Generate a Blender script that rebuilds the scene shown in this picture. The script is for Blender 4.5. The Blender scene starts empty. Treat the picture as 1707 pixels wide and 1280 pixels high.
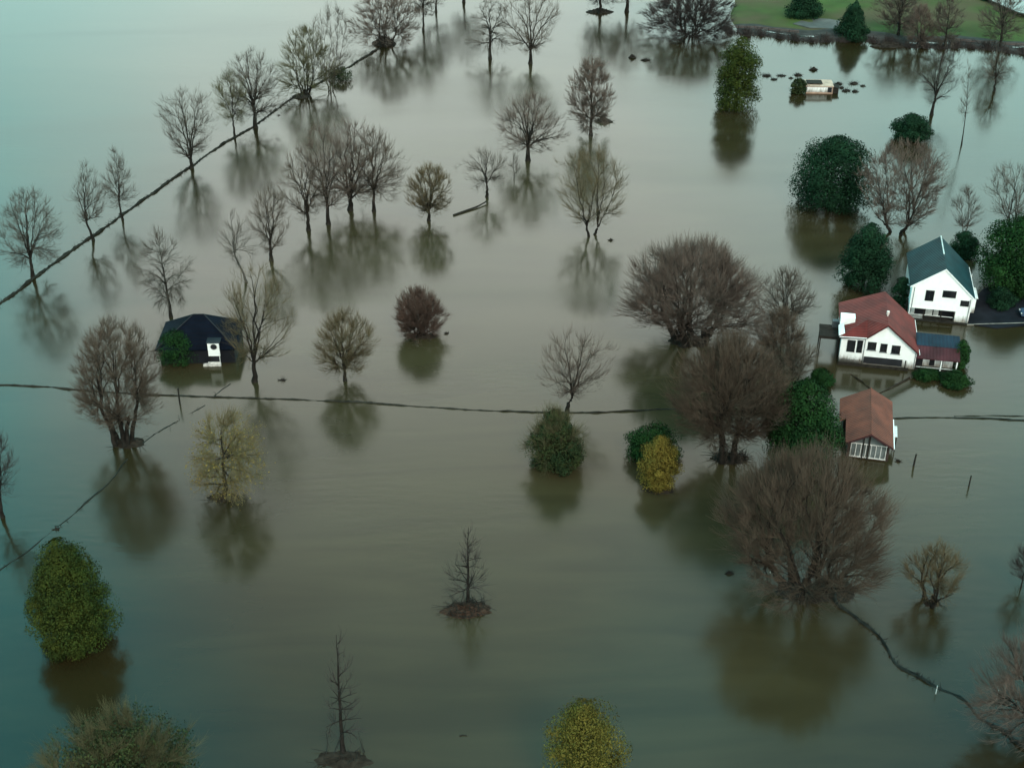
import bpy, math, random
import numpy as np
from math import radians as R
from mathutils import Vector

# ------------------------------------------------------------------ camera, sky, sun, exposure
SC = bpy.context.scene
COL = SC.collection
F, CX, CY, CAMH = 2200.0, 853.5, 640.0, 95.0          # focal length and centre in photo pixels, height in metres
PITCH = math.atan(1340 / F)
CP, SP = math.cos(PITCH), math.sin(PITCH)
cam = bpy.data.cameras.new('camera')
cam.sensor_fit = 'HORIZONTAL'
cam.angle = 2 * math.atan(853.5 / F)
cam.clip_start, cam.clip_end = 1.0, 20000
camo = bpy.data.objects.new('camera', cam)
COL.objects.link(camo)
camo.location = (0, 0, CAMH)
camo.rotation_euler = (math.pi / 2 - PITCH, 0, 0)
SC.camera = camo

SUN_EL, SUN_ROT = R(42), R(160)                        # high, behind the camera, veiled by cloud
W = bpy.data.worlds.new('World')
SC.world = W
W.use_nodes = True
nt = W.node_tree
nt.nodes.clear()
N = nt.nodes.new
out = N('ShaderNodeOutputWorld'); bg = N('ShaderNodeBackground')
sky = N('ShaderNodeTexSky'); sky.sky_type = 'NISHITA'; sky.sun_disc = False
sky.sun_elevation = SUN_EL; sky.sun_rotation = SUN_ROT; sky.dust_density = 3.0
tc = N('ShaderNodeTexCoord')
noi = N('ShaderNodeTexNoise'); noi.inputs['Scale'].default_value = 2.6; noi.inputs['Detail'].default_value = 4
noi.inputs['Roughness'].default_value = 0.45
rmp = N('ShaderNodeMapRange'); rmp.inputs[1].default_value = 0.3; rmp.inputs[2].default_value = 0.7
rmp.inputs[3].default_value = 0.80; rmp.inputs[4].default_value = 0.99
noi2 = N('ShaderNodeTexNoise'); noi2.inputs['Scale'].default_value = 1.9; noi2.inputs['Detail'].default_value = 3
ccol = N('ShaderNodeMix'); ccol.data_type = 'RGBA'
r2 = N('ShaderNodeMapRange')
# two sides of the cloud deck by height above the horizon: teal gaps of blue at the sides, pale warm grey cloud in the middle
SKY_SIDE = ((.20, (8.2, 13.2, 12.4)), (.29, (8.6, 15, 13.9)), (.385, (8.0, 18.4, 17.6)), (.50, (4.4, 18.0, 18.2)), (.62, (2.0, 14, 14.8)), (.73, (.4, 11, 12.8)), (1, (9, 9, 8.4)))
SKY_MID = ((.20, (13.5, 16, 14.6)), (.29, (16, 18.4, 16.6)), (.37, (18.6, 20, 18.4)), (.48, (19.6, 20, 18.4)), (.60, (11, 11.6, 10)), (.71, (3.6, 5.8, 6.4)), (1, (9, 9, 8.4)))
sep = N('ShaderNodeSeparateXYZ'); mx = N('ShaderNodeMix'); mx.data_type = 'RGBA'
sc20 = N('ShaderNodeMix'); sc20.data_type = 'RGBA'; sc20.blend_type = 'MULTIPLY'; sc20.inputs[0].default_value = 1; sc20.inputs[7].default_value = (20, 20, 20, 1)
L = nt.links.new
for stops, sock in ((SKY_SIDE, 6), (SKY_MID, 7)):
    rp = N('ShaderNodeValToRGB')
    for k, (p, c) in enumerate(stops):
        e = rp.color_ramp.elements[0] if k == 0 else (rp.color_ramp.elements[-1] if k == len(stops) - 1 else rp.color_ramp.elements.new(p))
        e.position = p; e.color = (c[0] / 20, c[1] / 20, c[2] / 20, 1)
    L(sep.outputs[2], rp.inputs[0]); L(rp.outputs[0], ccol.inputs[sock])
L(tc.outputs['Generated'], noi.inputs['Vector']); L(tc.outputs['Generated'], noi2.inputs['Vector'])
L(tc.outputs['Generated'], sep.inputs[0])
# a warmer, thinner break in the cloud towards +Y
brk = N('ShaderNodeMath'); brk.operation = 'ABSOLUTE'; L(sep.outputs[0], brk.inputs[0])
bma = N('ShaderNodeMath'); bma.operation = 'MULTIPLY_ADD'; bma.inputs[1].default_value = -.84
yb = N('ShaderNodeMath'); yb.operation = 'MULTIPLY_ADD'; yb.inputs[1].default_value = -.9; L(sep.outputs[1], yb.inputs[0]); L(noi2.outputs[0], yb.inputs[2])
ymx = N('ShaderNodeMath'); ymx.operation = 'MAXIMUM'; L(yb.outputs[0], ymx.inputs[0]); L(noi2.outputs[0], ymx.inputs[1])
L(brk.outputs[0], bma.inputs[0]); L(ymx.outputs[0], bma.inputs[2])
r2.inputs[1].default_value = .24; r2.inputs[2].default_value = .47
L(bma.outputs[0], r2.inputs[0]); L(r2.outputs[0], ccol.inputs[0])
L(ccol.outputs[2], sc20.inputs[6])
L(noi.outputs[0], rmp.inputs[0]); L(rmp.outputs[0], mx.inputs[0])
L(sky.outputs[0], mx.inputs[6]); L(sc20.outputs[2], mx.inputs[7])
L(mx.outputs[2], bg.inputs[0]); bg.inputs[1].default_value = 0.1
L(bg.outputs[0], out.inputs[0])

sun = bpy.data.lights.new('sun', 'SUN'); sun.energy = 1.2; sun.angle = R(14); sun.color = (1, .90, .78)
suno = bpy.data.objects.new('sun', sun); COL.objects.link(suno)
# sky rotation is measured from +Y towards +X
sdir = Vector((math.sin(SUN_ROT) * math.cos(SUN_EL), math.cos(SUN_ROT) * math.cos(SUN_EL), math.sin(SUN_EL)))
suno.rotation_euler = sdir.to_track_quat('Z', 'Y').to_euler()
SC.view_settings.view_transform = 'Standard'
SC.view_settings.look = 'None'
SC.view_settings.gamma = 1
SC.view_settings.exposure = 0.75
SC.render.engine = 'CYCLES'
SC.cycles.max_bounces = 5
SC.cycles.diffuse_bounces = 2
SC.cycles.glossy_bounces = 3
SC.cycles.transparent_max_bounces = 4
SC.cycles.use_denoising = True


# ------------------------------------------------------------------ where a photo pixel falls on the water
def G(px, py, z=0.0):
    d = np.array([(px - CX) / F, CP - (py - CY) / F * SP, -SP - (py - CY) / F * CP])
    return d * ((z - CAMH) / d[2]) + np.array([0, 0, CAMH])

def height_at(px, py, ty):                              # height of something standing at a pixel and reaching up to ty
    g = G(px, py); t = (CY - ty) / F
    return g[1] * (t * CP - SP) / (CP + t * SP) + CAMH

def pixel_shift(g, z, px):                              # how far sideways a plumb line drifts in the picture by height z
    dep = g[1] * CP - (z - CAMH) * SP
    return CX + F * g[0] / dep - px

def scale_at(py):
    g = G(CX, py); return F / (g[1] * CP + CAMH * SP)

# ------------------------------------------------------------------ materials
MATS = {}
def mat(name, col, rough=.8, var=.25, scale=1.0, spec=.3, bump=0, tint=None, detail=3, metal=0):
    """Principled surface whose colour wanders with 3D noise; tint: second colour reached by a per-face attribute."""
    if name in MATS: return MATS[name]
    m = bpy.data.materials.new(name); m.use_nodes = True
    t = m.node_tree; b = t.nodes['Principled BSDF']; n = t.nodes.new; l = t.links.new
    b.inputs['Roughness'].default_value = rough
    b.inputs['Specular IOR Level'].default_value = spec
    b.inputs['Metallic'].default_value = metal
    co = n('ShaderNodeTexCoord'); no = n('ShaderNodeTexNoise')
    no.inputs['Scale'].default_value = scale; no.inputs['Detail'].default_value = detail
    l(co.outputs['Object'], no.inputs['Vector'])
    mr = n('ShaderNodeMapRange'); mr.inputs[1].default_value = .3; mr.inputs[2].default_value = .7
    mr.inputs[3].default_value = 1 - var; mr.inputs[4].default_value = 1 + var
    l(no.outputs[0], mr.inputs[0])
    mu = n('ShaderNodeMix'); mu.data_type = 'RGBA'; mu.blend_type = 'MULTIPLY'; mu.inputs[0].default_value = 1
    mu.inputs[6].default_value = (*col, 1)
    if tint:
        at = n('ShaderNodeAttribute'); at.attribute_name = 'tint'
        tm = n('ShaderNodeMix'); tm.data_type = 'RGBA'
        tm.inputs[6].default_value = (*col, 1); tm.inputs[7].default_value = (*tint, 1)
        l(at.outputs['Fac'], tm.inputs[0]); l(tm.outputs[2], mu.inputs[6])
    l(mr.outputs[0], mu.inputs[7]); l(mu.outputs[2], b.inputs['Base Color'])
    if bump:
        bp = n('ShaderNodeBump'); bp.inputs['Strength'].default_value = bump; bp.inputs['Distance'].default_value = .1
        l(no.outputs[0], bp.inputs['Height']); l(bp.outputs[0], b.inputs['Normal'])
    MATS[name] = m
    return m

def roof_mat(name, col, rib=.45, axis=1):
    """Sheet-metal / tile roof: ribs across one axis, rust and dirt by noise."""
    m = mat(name, col, .6, .4, .45, .18, detail=7)
    t = m.node_tree; n = t.nodes.new; l = t.links.new; b = t.nodes['Principled BSDF']
    co = n('ShaderNodeTexCoord'); wv = n('ShaderNodeTexWave'); wv.bands_direction = 'XYZ'[axis]
    wv.inputs['Scale'].default_value = 1 / rib / 3.2; wv.inputs['Distortion'].default_value = .3
    l(co.outputs['Object'], wv.inputs['Vector'])
    bp = n('ShaderNodeBump'); bp.inputs['Strength'].default_value = .6; bp.inputs['Distance'].default_value = .06
    l(wv.outputs['Fac'], bp.inputs['Height']); l(bp.outputs[0], b.inputs['Normal'])
    return m

BARK = mat('bark_wet_dark', (.015, .013, .011), .85, .4, 1.5, .06)
BARKG = mat('bark_grey', (.062, .055, .047), .85, .35, 1.5, .06)
TW = {
    'brown': mat('twigs_brown', (.084, .065, .049), .85, .3, .35, .05),
    'pink': mat('twigs_pink_brown', (.104, .080, .066), .85, .3, .35, .05),
    'red': mat('twigs_red', (.082, .055, .044), .85, .3, .35, .05),
    'grey': mat('twigs_grey', (0.0765, 0.0646, 0.0527), .85, .3, .35, .05),
    'olive': mat('twigs_olive', (.080, .075, .040), .85, .3, .35, .05),
    'tan': mat('twigs_tan', (0.0960, 0.0760, 0.0440), .85, .3, .35, .05),
    'umber': mat('twigs_umber', (.072, .054, .040), .85, .3, .35, .05),
    'straw': mat('twigs_straw', (.118, .094, .046), .85, .3, .35, .05),
    'dark': mat('twigs_dark', (.040, .034, .032), .85, .3, .35, .05),
}
LF = {
    'dark': mat('leaves_dark_green', (.0042, .0165, .0078), .85, .3, .6, .1, tint=(.0085, .0310, .0135)),
    'green': mat('leaves_green', (.0050, .0200, .0055), .85, .3, .6, .1, tint=(.0120, .0400, .0090)),
    'olive': mat('leaves_olive', (0.0144, 0.0252, 0.0048), .85, .3, .6, .1, tint=(0.0312, 0.0396, 0.0060)),
    'mixed': mat('leaves_mixed', (0.0096, 0.0216, 0.0084), .85, .3, .6, .1, tint=(0.0300, 0.0372, 0.0120)),
    'yellow': mat('leaves_yellow', (.074, .058, .011), .85, .3, .6, .1, tint=(.125, .094, .018)),
    'gold': mat('leaves_gold_olive', (.050, .048, .009), .85, .3, .6, .1, tint=(.105, .086, .016)),
    'tip': mat('leaves_thin_yellow', (.110, .082, .022), .75, .3, .6, .1, tint=(.150, .112, .030)),
}
WHITE = mat('painted_weatherboard', (.80, .83, .82), .6, .06, 1.2)
def stain(m):
    t = m.node_tree; n = t.nodes.new; l = t.links.new; b = t.nodes['Principled BSDF']
    src = b.inputs['Base Color'].links[0].from_socket
    co = n('ShaderNodeTexCoord'); sx = n('ShaderNodeSeparateXYZ'); l(co.outputs['Object'], sx.inputs[0])
    mp = n('ShaderNodeMapping'); mp.inputs['Scale'].default_value = (2.2, 2.2, .5); l(co.outputs['Object'], mp.inputs[0])
    no = n('ShaderNodeTexNoise'); no.inputs['Scale'].default_value = 1.3; no.inputs['Detail'].default_value = 5; l(mp.outputs[0], no.inputs['Vector'])
    ma = n('ShaderNodeMath'); ma.operation = 'MULTIPLY_ADD'; ma.inputs[1].default_value = -1.6; l(no.outputs[0], ma.inputs[0]); l(sx.outputs[2], ma.inputs[2])
    mr = n('ShaderNodeMapRange'); mr.inputs[1].default_value = -.5; mr.inputs[2].default_value = .5; mr.inputs[3].default_value = .85; mr.inputs[4].default_value = 0
    l(ma.outputs[0], mr.inputs[0])
    mx = n('ShaderNodeMix'); mx.data_type = 'RGBA'; mx.inputs[7].default_value = (.13, .11, .08, 1); l(mr.outputs[0], mx.inputs[0]); l(src, mx.inputs[6]); l(mx.outputs[2], b.inputs['Base Color'])
    wv = n('ShaderNodeTexWave'); wv.bands_direction = 'Z'; wv.wave_profile = 'SAW'; wv.inputs['Scale'].default_value = 1.25; l(co.outputs['Object'], wv.inputs['Vector'])
    bp = n('ShaderNodeBump'); bp.inputs['Strength'].default_value = .5; bp.inputs['Distance'].default_value = .05; l(wv.outputs['Fac'], bp.inputs['Height']); l(bp.outputs[0], b.inputs['Normal'])
stain(WHITE)
WHITE2 = mat('white_trim', (.74, .77, .76), .55, .06, 2)
OFFW = mat('weathered_white', (.50, .52, .50), .7, .25, 2)
GLASS = mat('window_glass', (.008, .010, .012), .08, .2, .5, .5)
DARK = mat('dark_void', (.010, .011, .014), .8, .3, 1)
WOOD = mat('dark_wet_wood', (.020, .018, .015), .85, .4, 2, .08)
NAVY = mat('navy_boards', (.0035, .0045, .008), .6, .3, 1.5)
SOIL = mat('dark_soil', (.022, .017, .013), .9, .5, 1.2, .04, bump=.5)
LITTER = mat('leaf_litter', (.034, .021, .015), .9, .6, 1.6, .04, bump=.5)
MUD = mat('muddy_ground', (.038, .037, .034), .5, .4, .35, .5, bump=.3)
CONC = mat('pale_concrete', (.060, .060, .055), .75, .25, .5)

# ------------------------------------------------------------------ object helpers
rng = np.random.default_rng(7)

def tag(o, label=None, cat=None, group=None, kind=None):
    if label: o['label'] = label
    if cat: o['category'] = cat
    if group: o['group'] = group
    if kind: o['kind'] = kind
    return o

def empty(name, loc, label, cat, group=None, rz=0.0):
    o = bpy.data.objects.new(name, None); COL.objects.link(o)
    o.location = loc; o.rotation_euler = (0, 0, rz); o.empty_display_size = .5
    return tag(o, label, cat, group)

def link(name, me, m, parent=None):
    me.materials.append(m)
    o = bpy.data.objects.new(name, me); COL.objects.link(o)
    if parent: o.parent = parent
    return o

def np_mesh(name, V, Q, smooth=False, tint=None):
    """Mesh from a vertex array and a quad (or triangle) index array."""
    me = bpy.data.meshes.new(name)
    V = np.asarray(V, np.float32); Q = np.asarray(Q, np.int32); k = Q.shape[1]
    me.vertices.add(len(V)); me.vertices.foreach_set('co', V.ravel())
    me.loops.add(Q.size); me.loops.foreach_set('vertex_index', Q.ravel())
    me.polygons.add(len(Q)); me.polygons.foreach_set('loop_start', np.arange(len(Q), dtype=np.int32) * k)
    if smooth: me.polygons.foreach_set('use_smooth', np.ones(len(Q), bool))
    if tint is not None:
        a = me.attributes.new('tint', 'FLOAT', 'FACE'); a.data.foreach_set('value', np.asarray(tint, np.float32))
    me.update(calc_edges=True)
    return me

class MB:
    """Collects boxes, prisms and tubes into one mesh."""
    def __init__(s): s.v = []; s.f = []
    def poly(s, pts, faces):
        o = len(s.v); s.v += [tuple(map(float, p)) for p in pts]; s.f += [tuple(i + o for i in f) for f in faces]; return s
    def box(s, a, b):
        x0, y0, z0 = a; x1, y1, z1 = b
        return s.poly([(x0, y0, z0), (x1, y0, z0), (x1, y1, z0), (x0, y1, z0), (x0, y0, z1), (x1, y0, z1), (x1, y1, z1), (x0, y1, z1)],
                      [(0, 3, 2, 1), (4, 5, 6, 7), (0, 1, 5, 4), (1, 2, 6, 5), (2, 3, 7, 6), (3, 0, 4, 7)])
    def prism(s, prof, y0, y1):                          # profile in x,z extruded along y
        n = len(prof)
        p = [(x, y0, z) for x, z in prof] + [(x, y1, z) for x, z in prof]
        return s.poly(p, [tuple(range(n)), tuple(range(2 * n - 1, n - 1, -1))] + [(i + n, (i + 1) % n + n, (i + 1) % n, i) for i in range(n)])
    def slab(s, top, t=.15):                             # any flat or folded polygon given thickness downwards
        n = len(top)
        p = list(top) + [(x, y, z - t) for x, y, z in top]
        return s.poly(p, [tuple(range(n)), tuple(range(2 * n - 1, n - 1, -1))] + [(i + n, (i + 1) % n + n, (i + 1) % n, i) for i in range(n)])
    def tube(s, pts, r, k=7, r1=None):
        pts = [Vector(p) for p in pts]; n = len(pts); r1 = r if r1 is None else r1
        o = len(s.v)
        for i, p in enumerate(pts):
            d = (pts[min(i + 1, n - 1)] - pts[max(i - 1, 0)]).normalized()
            a = d.orthogonal().normalized(); b = d.cross(a); q = r + (r1 - r) * i / max(n - 1, 1)
            s.v += [tuple(p + (a * math.cos(j * 2 * math.pi / k) + b * math.sin(j * 2 * math.pi / k)) * q) for j in range(k)]
        s.f += [(o + i * k + j, o + i * k + (j + 1) % k, o + (i + 1) * k + (j + 1) % k, o + (i + 1) * k + j) for i in range(n - 1) for j in range(k)]
        s.f += [tuple(o + j for j in range(k - 1, -1, -1)), tuple(o + (n - 1) * k + j for j in range(k))]
        return s
    def build(s, name, m, parent=None, bevel=0):
        me = bpy.data.meshes.new(name); me.from_pydata(s.v, [], s.f); me.update()
        o = link(name, me, m, parent)
        if bevel:
            b = o.modifiers.new('bevel', 'BEVEL'); b.width = bevel; b.segments = 2; b.limit_method = 'ANGLE'
        return o

# ------------------------------------------------------------------ setting: water, banks
def water():
    me = bpy.data.meshes.new('water'); S = 6000
    me.from_pydata([(-S, -S, 0), (S, -S, 0), (S, S, 0), (-S, S, 0)], [], [(0, 1, 2, 3)]); me.update()
    m = bpy.data.materials.new('flood_water'); m.use_nodes = True
    t = m.node_tree; b = t.nodes['Principled BSDF']; n = t.nodes.new; l = t.links.new
    b.inputs['IOR'].default_value = 1.38; b.inputs['Roughness'].default_value = WATER_ROUGH
    co = n('ShaderNodeTexCoord')
    # silt: a muddy plume down the middle of the flood, clearer and greener water on both sides
    mp = n('ShaderNodeMapping'); mp.inputs['Scale'].default_value = (1 / 74, 1 / 140, 1)
    mp.inputs['Location'].default_value = (-.10, -1.27, 0)
    l(co.outputs['Object'], mp.inputs[0])
    no0 = n('ShaderNodeTexNoise'); no0.inputs['Scale'].default_value = .016; no0.inputs['Detail'].default_value = 4
    l(co.outputs['Object'], no0.inputs['Vector'])
    gr = n('ShaderNodeTexGradient'); gr.gradient_type = 'SPHERICAL'; l(mp.outputs[0], gr.inputs[0])
    ad = n('ShaderNodeMath'); ad.operation = 'MULTIPLY_ADD'; ad.inputs[1].default_value = 1.3
    sb = n('ShaderNodeMath'); sb.operation = 'SUBTRACT'; sb.inputs[1].default_value = .42
    l(no0.outputs[0], sb.inputs[0]); l(sb.outputs[0], ad.inputs[0]); l(gr.outputs['Fac'], ad.inputs[2]); ad.use_clamp = True
    ss = n('ShaderNodeMapRange'); ss.interpolation_type = 'SMOOTHSTEP'; ss.inputs[1].default_value = .08; ss.inputs[2].default_value = .62
    l(ad.outputs[0], ss.inputs[0])
    mix = n('ShaderNodeMix'); mix.data_type = 'RGBA'
    mix.inputs[6].default_value = (*SILT_CLEAR, 1); mix.inputs[7].default_value = (*SILT_MUD, 1)
    l(ss.outputs[0], mix.inputs[0])
    ms = n('ShaderNodeMapping'); ms.inputs['Scale'].default_value = (.03, .16, 1); ms.inputs['Rotation'].default_value = (0, 0, -.12); l(co.outputs['Object'], ms.inputs[0])
    ns = n('ShaderNodeTexNoise'); ns.inputs['Scale'].default_value = 1; ns.inputs['Detail'].default_value = 8; ns.inputs['Distortion'].default_value = 1.2; l(ms.outputs[0], ns.inputs['Vector'])
    mrs = n('ShaderNodeMapRange'); mrs.inputs[1].default_value = .35; mrs.inputs[2].default_value = .68; mrs.inputs[3].default_value = .86; mrs.inputs[4].default_value = 1.2; l(ns.outputs[0], mrs.inputs[0])
    mm = n('ShaderNodeMix'); mm.data_type = 'RGBA'; mm.blend_type = 'MULTIPLY'; mm.inputs[0].default_value = 1
    l(mix.outputs[2], mm.inputs[6]); l(mrs.outputs[0], mm.inputs[7]); l(mm.outputs[2], b.inputs['Base Color'])
    # barely moving surface
    m2 = n('ShaderNodeMapping'); m2.inputs['Scale'].default_value = (.35, 1.2, 1); l(co.outputs['Object'], m2.inputs[0])
    no = n('ShaderNodeTexNoise'); no.inputs['Scale'].default_value = .9; no.inputs['Detail'].default_value = 3
    l(m2.outputs[0], no.inputs['Vector'])
    no3 = n('ShaderNodeTexNoise'); no3.inputs['Scale'].default_value = .03; no3.inputs['Detail'].default_value = 2
    l(co.outputs['Object'], no3.inputs['Vector'])
    mr = n('ShaderNodeMapRange'); mr.inputs[1].default_value = .45; mr.inputs[2].default_value = .7
    mr.inputs[3].default_value = .02; mr.inputs[4].default_value = .34
    l(no3.outputs[0], mr.inputs[0])
    bp = n('ShaderNodeBump'); bp.inputs['Distance'].default_value = .06
    l(mr.outputs[0], bp.inputs['Strength']); l(no.outputs[0], bp.inputs['Height']); l(bp.outputs[0], b.inputs['Normal'])
    m4 = n('ShaderNodeMapping'); m4.inputs['Scale'].default_value = (.012, .05, 1); m4.inputs['Rotation'].default_value = (0, 0, .25)
    l(co.outputs['Object'], m4.inputs[0])
    no4 = n('ShaderNodeTexNoise'); no4.inputs['Scale'].default_value = 1; no4.inputs['Detail'].default_value = 6; no4.inputs['Distortion'].default_value = .6
    l(m4.outputs[0], no4.inputs['Vector'])
    m5 = n('ShaderNodeMapRange'); m5.inputs[1].default_value = .35; m5.inputs[2].default_value = .65
    m5.inputs[3].default_value = WATER_ROUGH - .04; m5.inputs[4].default_value = WATER_ROUGH + .05
    l(no4.outputs[0], m5.inputs[0]); l(m5.outputs[0], b.inputs['Roughness'])
    tag(link('water', me, m), kind='structure')

WATER_ROUGH = .145
SILT_CLEAR, SILT_MUD = (.0155, .0118, .0045), (.0305, .0248, .0120)
water()

def polyline(pts, step):
    P = [G(x, y)[:2] for x, y in pts]; o = []
    for a, b in zip(P, P[1:]):
        k = max(1, int(np.linalg.norm(b - a) / step))
        o += [a + (b - a) * i / k for i in range(k)]
    return np.array(o + [P[-1]])

def smooth_noise(n, amp, win):
    r = rng.normal(size=n + 2 * win); k = np.hanning(2 * win + 1); k /= k.sum()
    r = np.convolve(r, k, 'same')[win:win + n]; return r / (r.std() + 1e-9) * amp

def ridge(name, pts, w, h, m, label, cat, rough=.3, wob=.15, group=None, sink=-.4, brush=0):
    """A long low bank or wall top following a line across the flood; parts of its crest can dip under."""
    P = polyline(pts, .5); n = len(P)
    T = np.gradient(P, axis=0); T /= np.linalg.norm(T, axis=1)[:, None]; Nn = np.stack([-T[:, 1], T[:, 0]], 1)
    P = P + Nn * smooth_noise(n, wob, 6)[:, None]
    hh = h * (1 + smooth_noise(n, rough, 3) + smooth_noise(n, rough * .7, 14))
    ww = w * (1 + smooth_noise(n, .22, 4))
    V = []
    for k, (o, z) in enumerate(((-1, None), (-.45, .75), (0, 1), (.45, .75), (1, None))):
        q = P + Nn * (o * ww)[:, None]
        zz = np.full(n, sink) if z is None else hh * z + rng.normal(size=n) * h * .08
        V.append(np.column_stack([q, zz]))
    V = np.stack(V, 1).reshape(-1, 3)
    Q = [(i * 5 + j, i * 5 + j + 1, (i + 1) * 5 + j + 1, (i + 1) * 5 + j) for i in range(n - 1) for j in range(4)]
    o0 = V.mean(0) * [1, 1, 0]
    o = empty(name, o0, label, cat, group)
    link('crest', np_mesh('crest', V - o0 + rng.normal(size=V.shape) * [w * .2, w * .2, h * .16], Q), m, o)
    if brush:
        g = np.random.default_rng(n); k = int(n * .5 * brush)
        cen = g.integers(0, n, max(4, k // 9)); i = np.clip(cen[g.integers(0, len(cen), k)] + g.integers(-3, 4, k), 0, n - 1)
        A = np.column_stack([P[i] + g.normal(size=(k, 2)) * w * .6, np.full(k, -.05)]) - o0
        d = g.normal(size=(k, 3)) * [1, 1, .5] + [0, 0, .35]; d[:, 2] = abs(d[:, 2]); d /= np.linalg.norm(d, axis=1)[:, None]
        T = A + d * g.uniform(.25, 1.0, k)[:, None]
        cv, cq = curves_mesh([(bez(A, (A + T) / 2 + g.normal(size=A.shape) * .1, T, 4), np.linspace(.05, .015, 4)[None].repeat(k, 0), 3)])
        b = link('brush', np_mesh('brush', cv, cq), WOOD, o); b['kind'] = 'stuff'
    return o

# ------------------------------------------------------------------ bare trees
PROF = {
    'vase': [(0, .3), (.2, .72), (.5, 1), (.8, .88), (.95, .52), (1, .2)],
    'fan': [(0, .22), (.18, .74), (.42, 1), (.7, .84), (.9, .5), (1, .15)],
    'dome': [(0, .80), (.2, 1), (.5, .95), (.75, .72), (.92, .4), (1, .12)],
    'round': [(0, .5), (.2, .88), (.45, 1), (.7, .85), (.9, .5), (1, .15)],
    'thin': [(0, .55), (.3, .95), (.5, 1), (.75, .65), (1, .08)],
    'spire': [(0, .8), (.2, 1), (.6, .55), (1, .04)],
    'cone': [(0, .85), (.1, 1), (.5, .68), (.8, .36), (1, .05)],
    'ball': [(0, .72), (.15, .92), (.4, 1), (.65, .9), (.85, .62), (.96, .3), (1, .1)],
    'column': [(0, .9), (.15, 1), (.5, .97), (.75, .80), (.9, .55), (1, .15)],
    'egg': [(0, .70), (.12, .92), (.3, 1), (.55, .88), (.8, .55), (.94, .28), (1, .06)],
}
def prof(kind, u):
    a = np.array(PROF[kind]); return np.interp(u, a[:, 0], a[:, 1])

TWIGS = 3.5
def lobes(a, u, ph, k=1.0):                              # uneven reach of a crown by direction and height
    return 1 + k * (.13 * np.sin(2 * a + ph[0] + 3 * u) + .11 * np.sin(3 * a + ph[1] - 4 * u) + .09 * np.sin(5 * a + ph[2] + 7 * u) + .06 * np.sin(11 * u + ph[3]))

def curves_mesh(groups):
    """groups: list of (points n,K,3 ; radii n,K ; sides) -> vertices, quads."""
    VV, QQ, off = [], [], 0
    for P, r, S in groups:
        n, K, _ = P.shape
        if n == 0: continue
        T = np.gradient(P, axis=1); T /= np.linalg.norm(T, axis=2)[..., None] + 1e-9
        ref = np.where(np.abs(T[..., 2:3]) > .9, [1., 0, 0], [0, 0, 1.])
        A = np.cross(T, ref); A /= np.linalg.norm(A, axis=2)[..., None] + 1e-9
        B = np.cross(T, A)
        an = np.arange(S) * 2 * math.pi / S
        ring = P[:, :, None] + (A[:, :, None] * np.cos(an)[:, None] + B[:, :, None] * np.sin(an)[:, None]) * r[:, :, None, None]
        idx = np.arange(n * K * S).reshape(n, K, S) + off
        a = idx[:, :-1]; b = idx[:, 1:]
        Q = np.stack([a, np.roll(a, -1, 2), np.roll(b, -1, 2), b], -1).reshape(-1, 4)
        VV.append(ring.reshape(-1, 3)); QQ.append(Q); off += n * K * S
    return np.concatenate(VV), np.concatenate(QQ)

def bez(A, Cc, T, K):
    t = np.linspace(0, 1, K)[None, :, None]
    return (1 - t) ** 2 * A[:, None] + 2 * t * (1 - t) * Cc[:, None] + t ** 2 * T[:, None]

def attach(T, Np, Nt, rise=.6, ang=1.3):
    """For every target pick the cheapest node to grow from: near, and in a direction the parent is already heading."""
    best = np.zeros(len(T), int)
    for i in range(0, len(T), 400):
        D = T[i:i + 400, None] - Np[None]; d = np.linalg.norm(D, axis=2) + 1e-6
        c = (D * Nt[None]).sum(2) / d
        cost = d * (1 + ang * (1 - c)) + np.where(D[..., 2] < 0, -D[..., 2] * rise, 0)
        best[i:i + 400] = cost.argmin(1)
    return best

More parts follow.
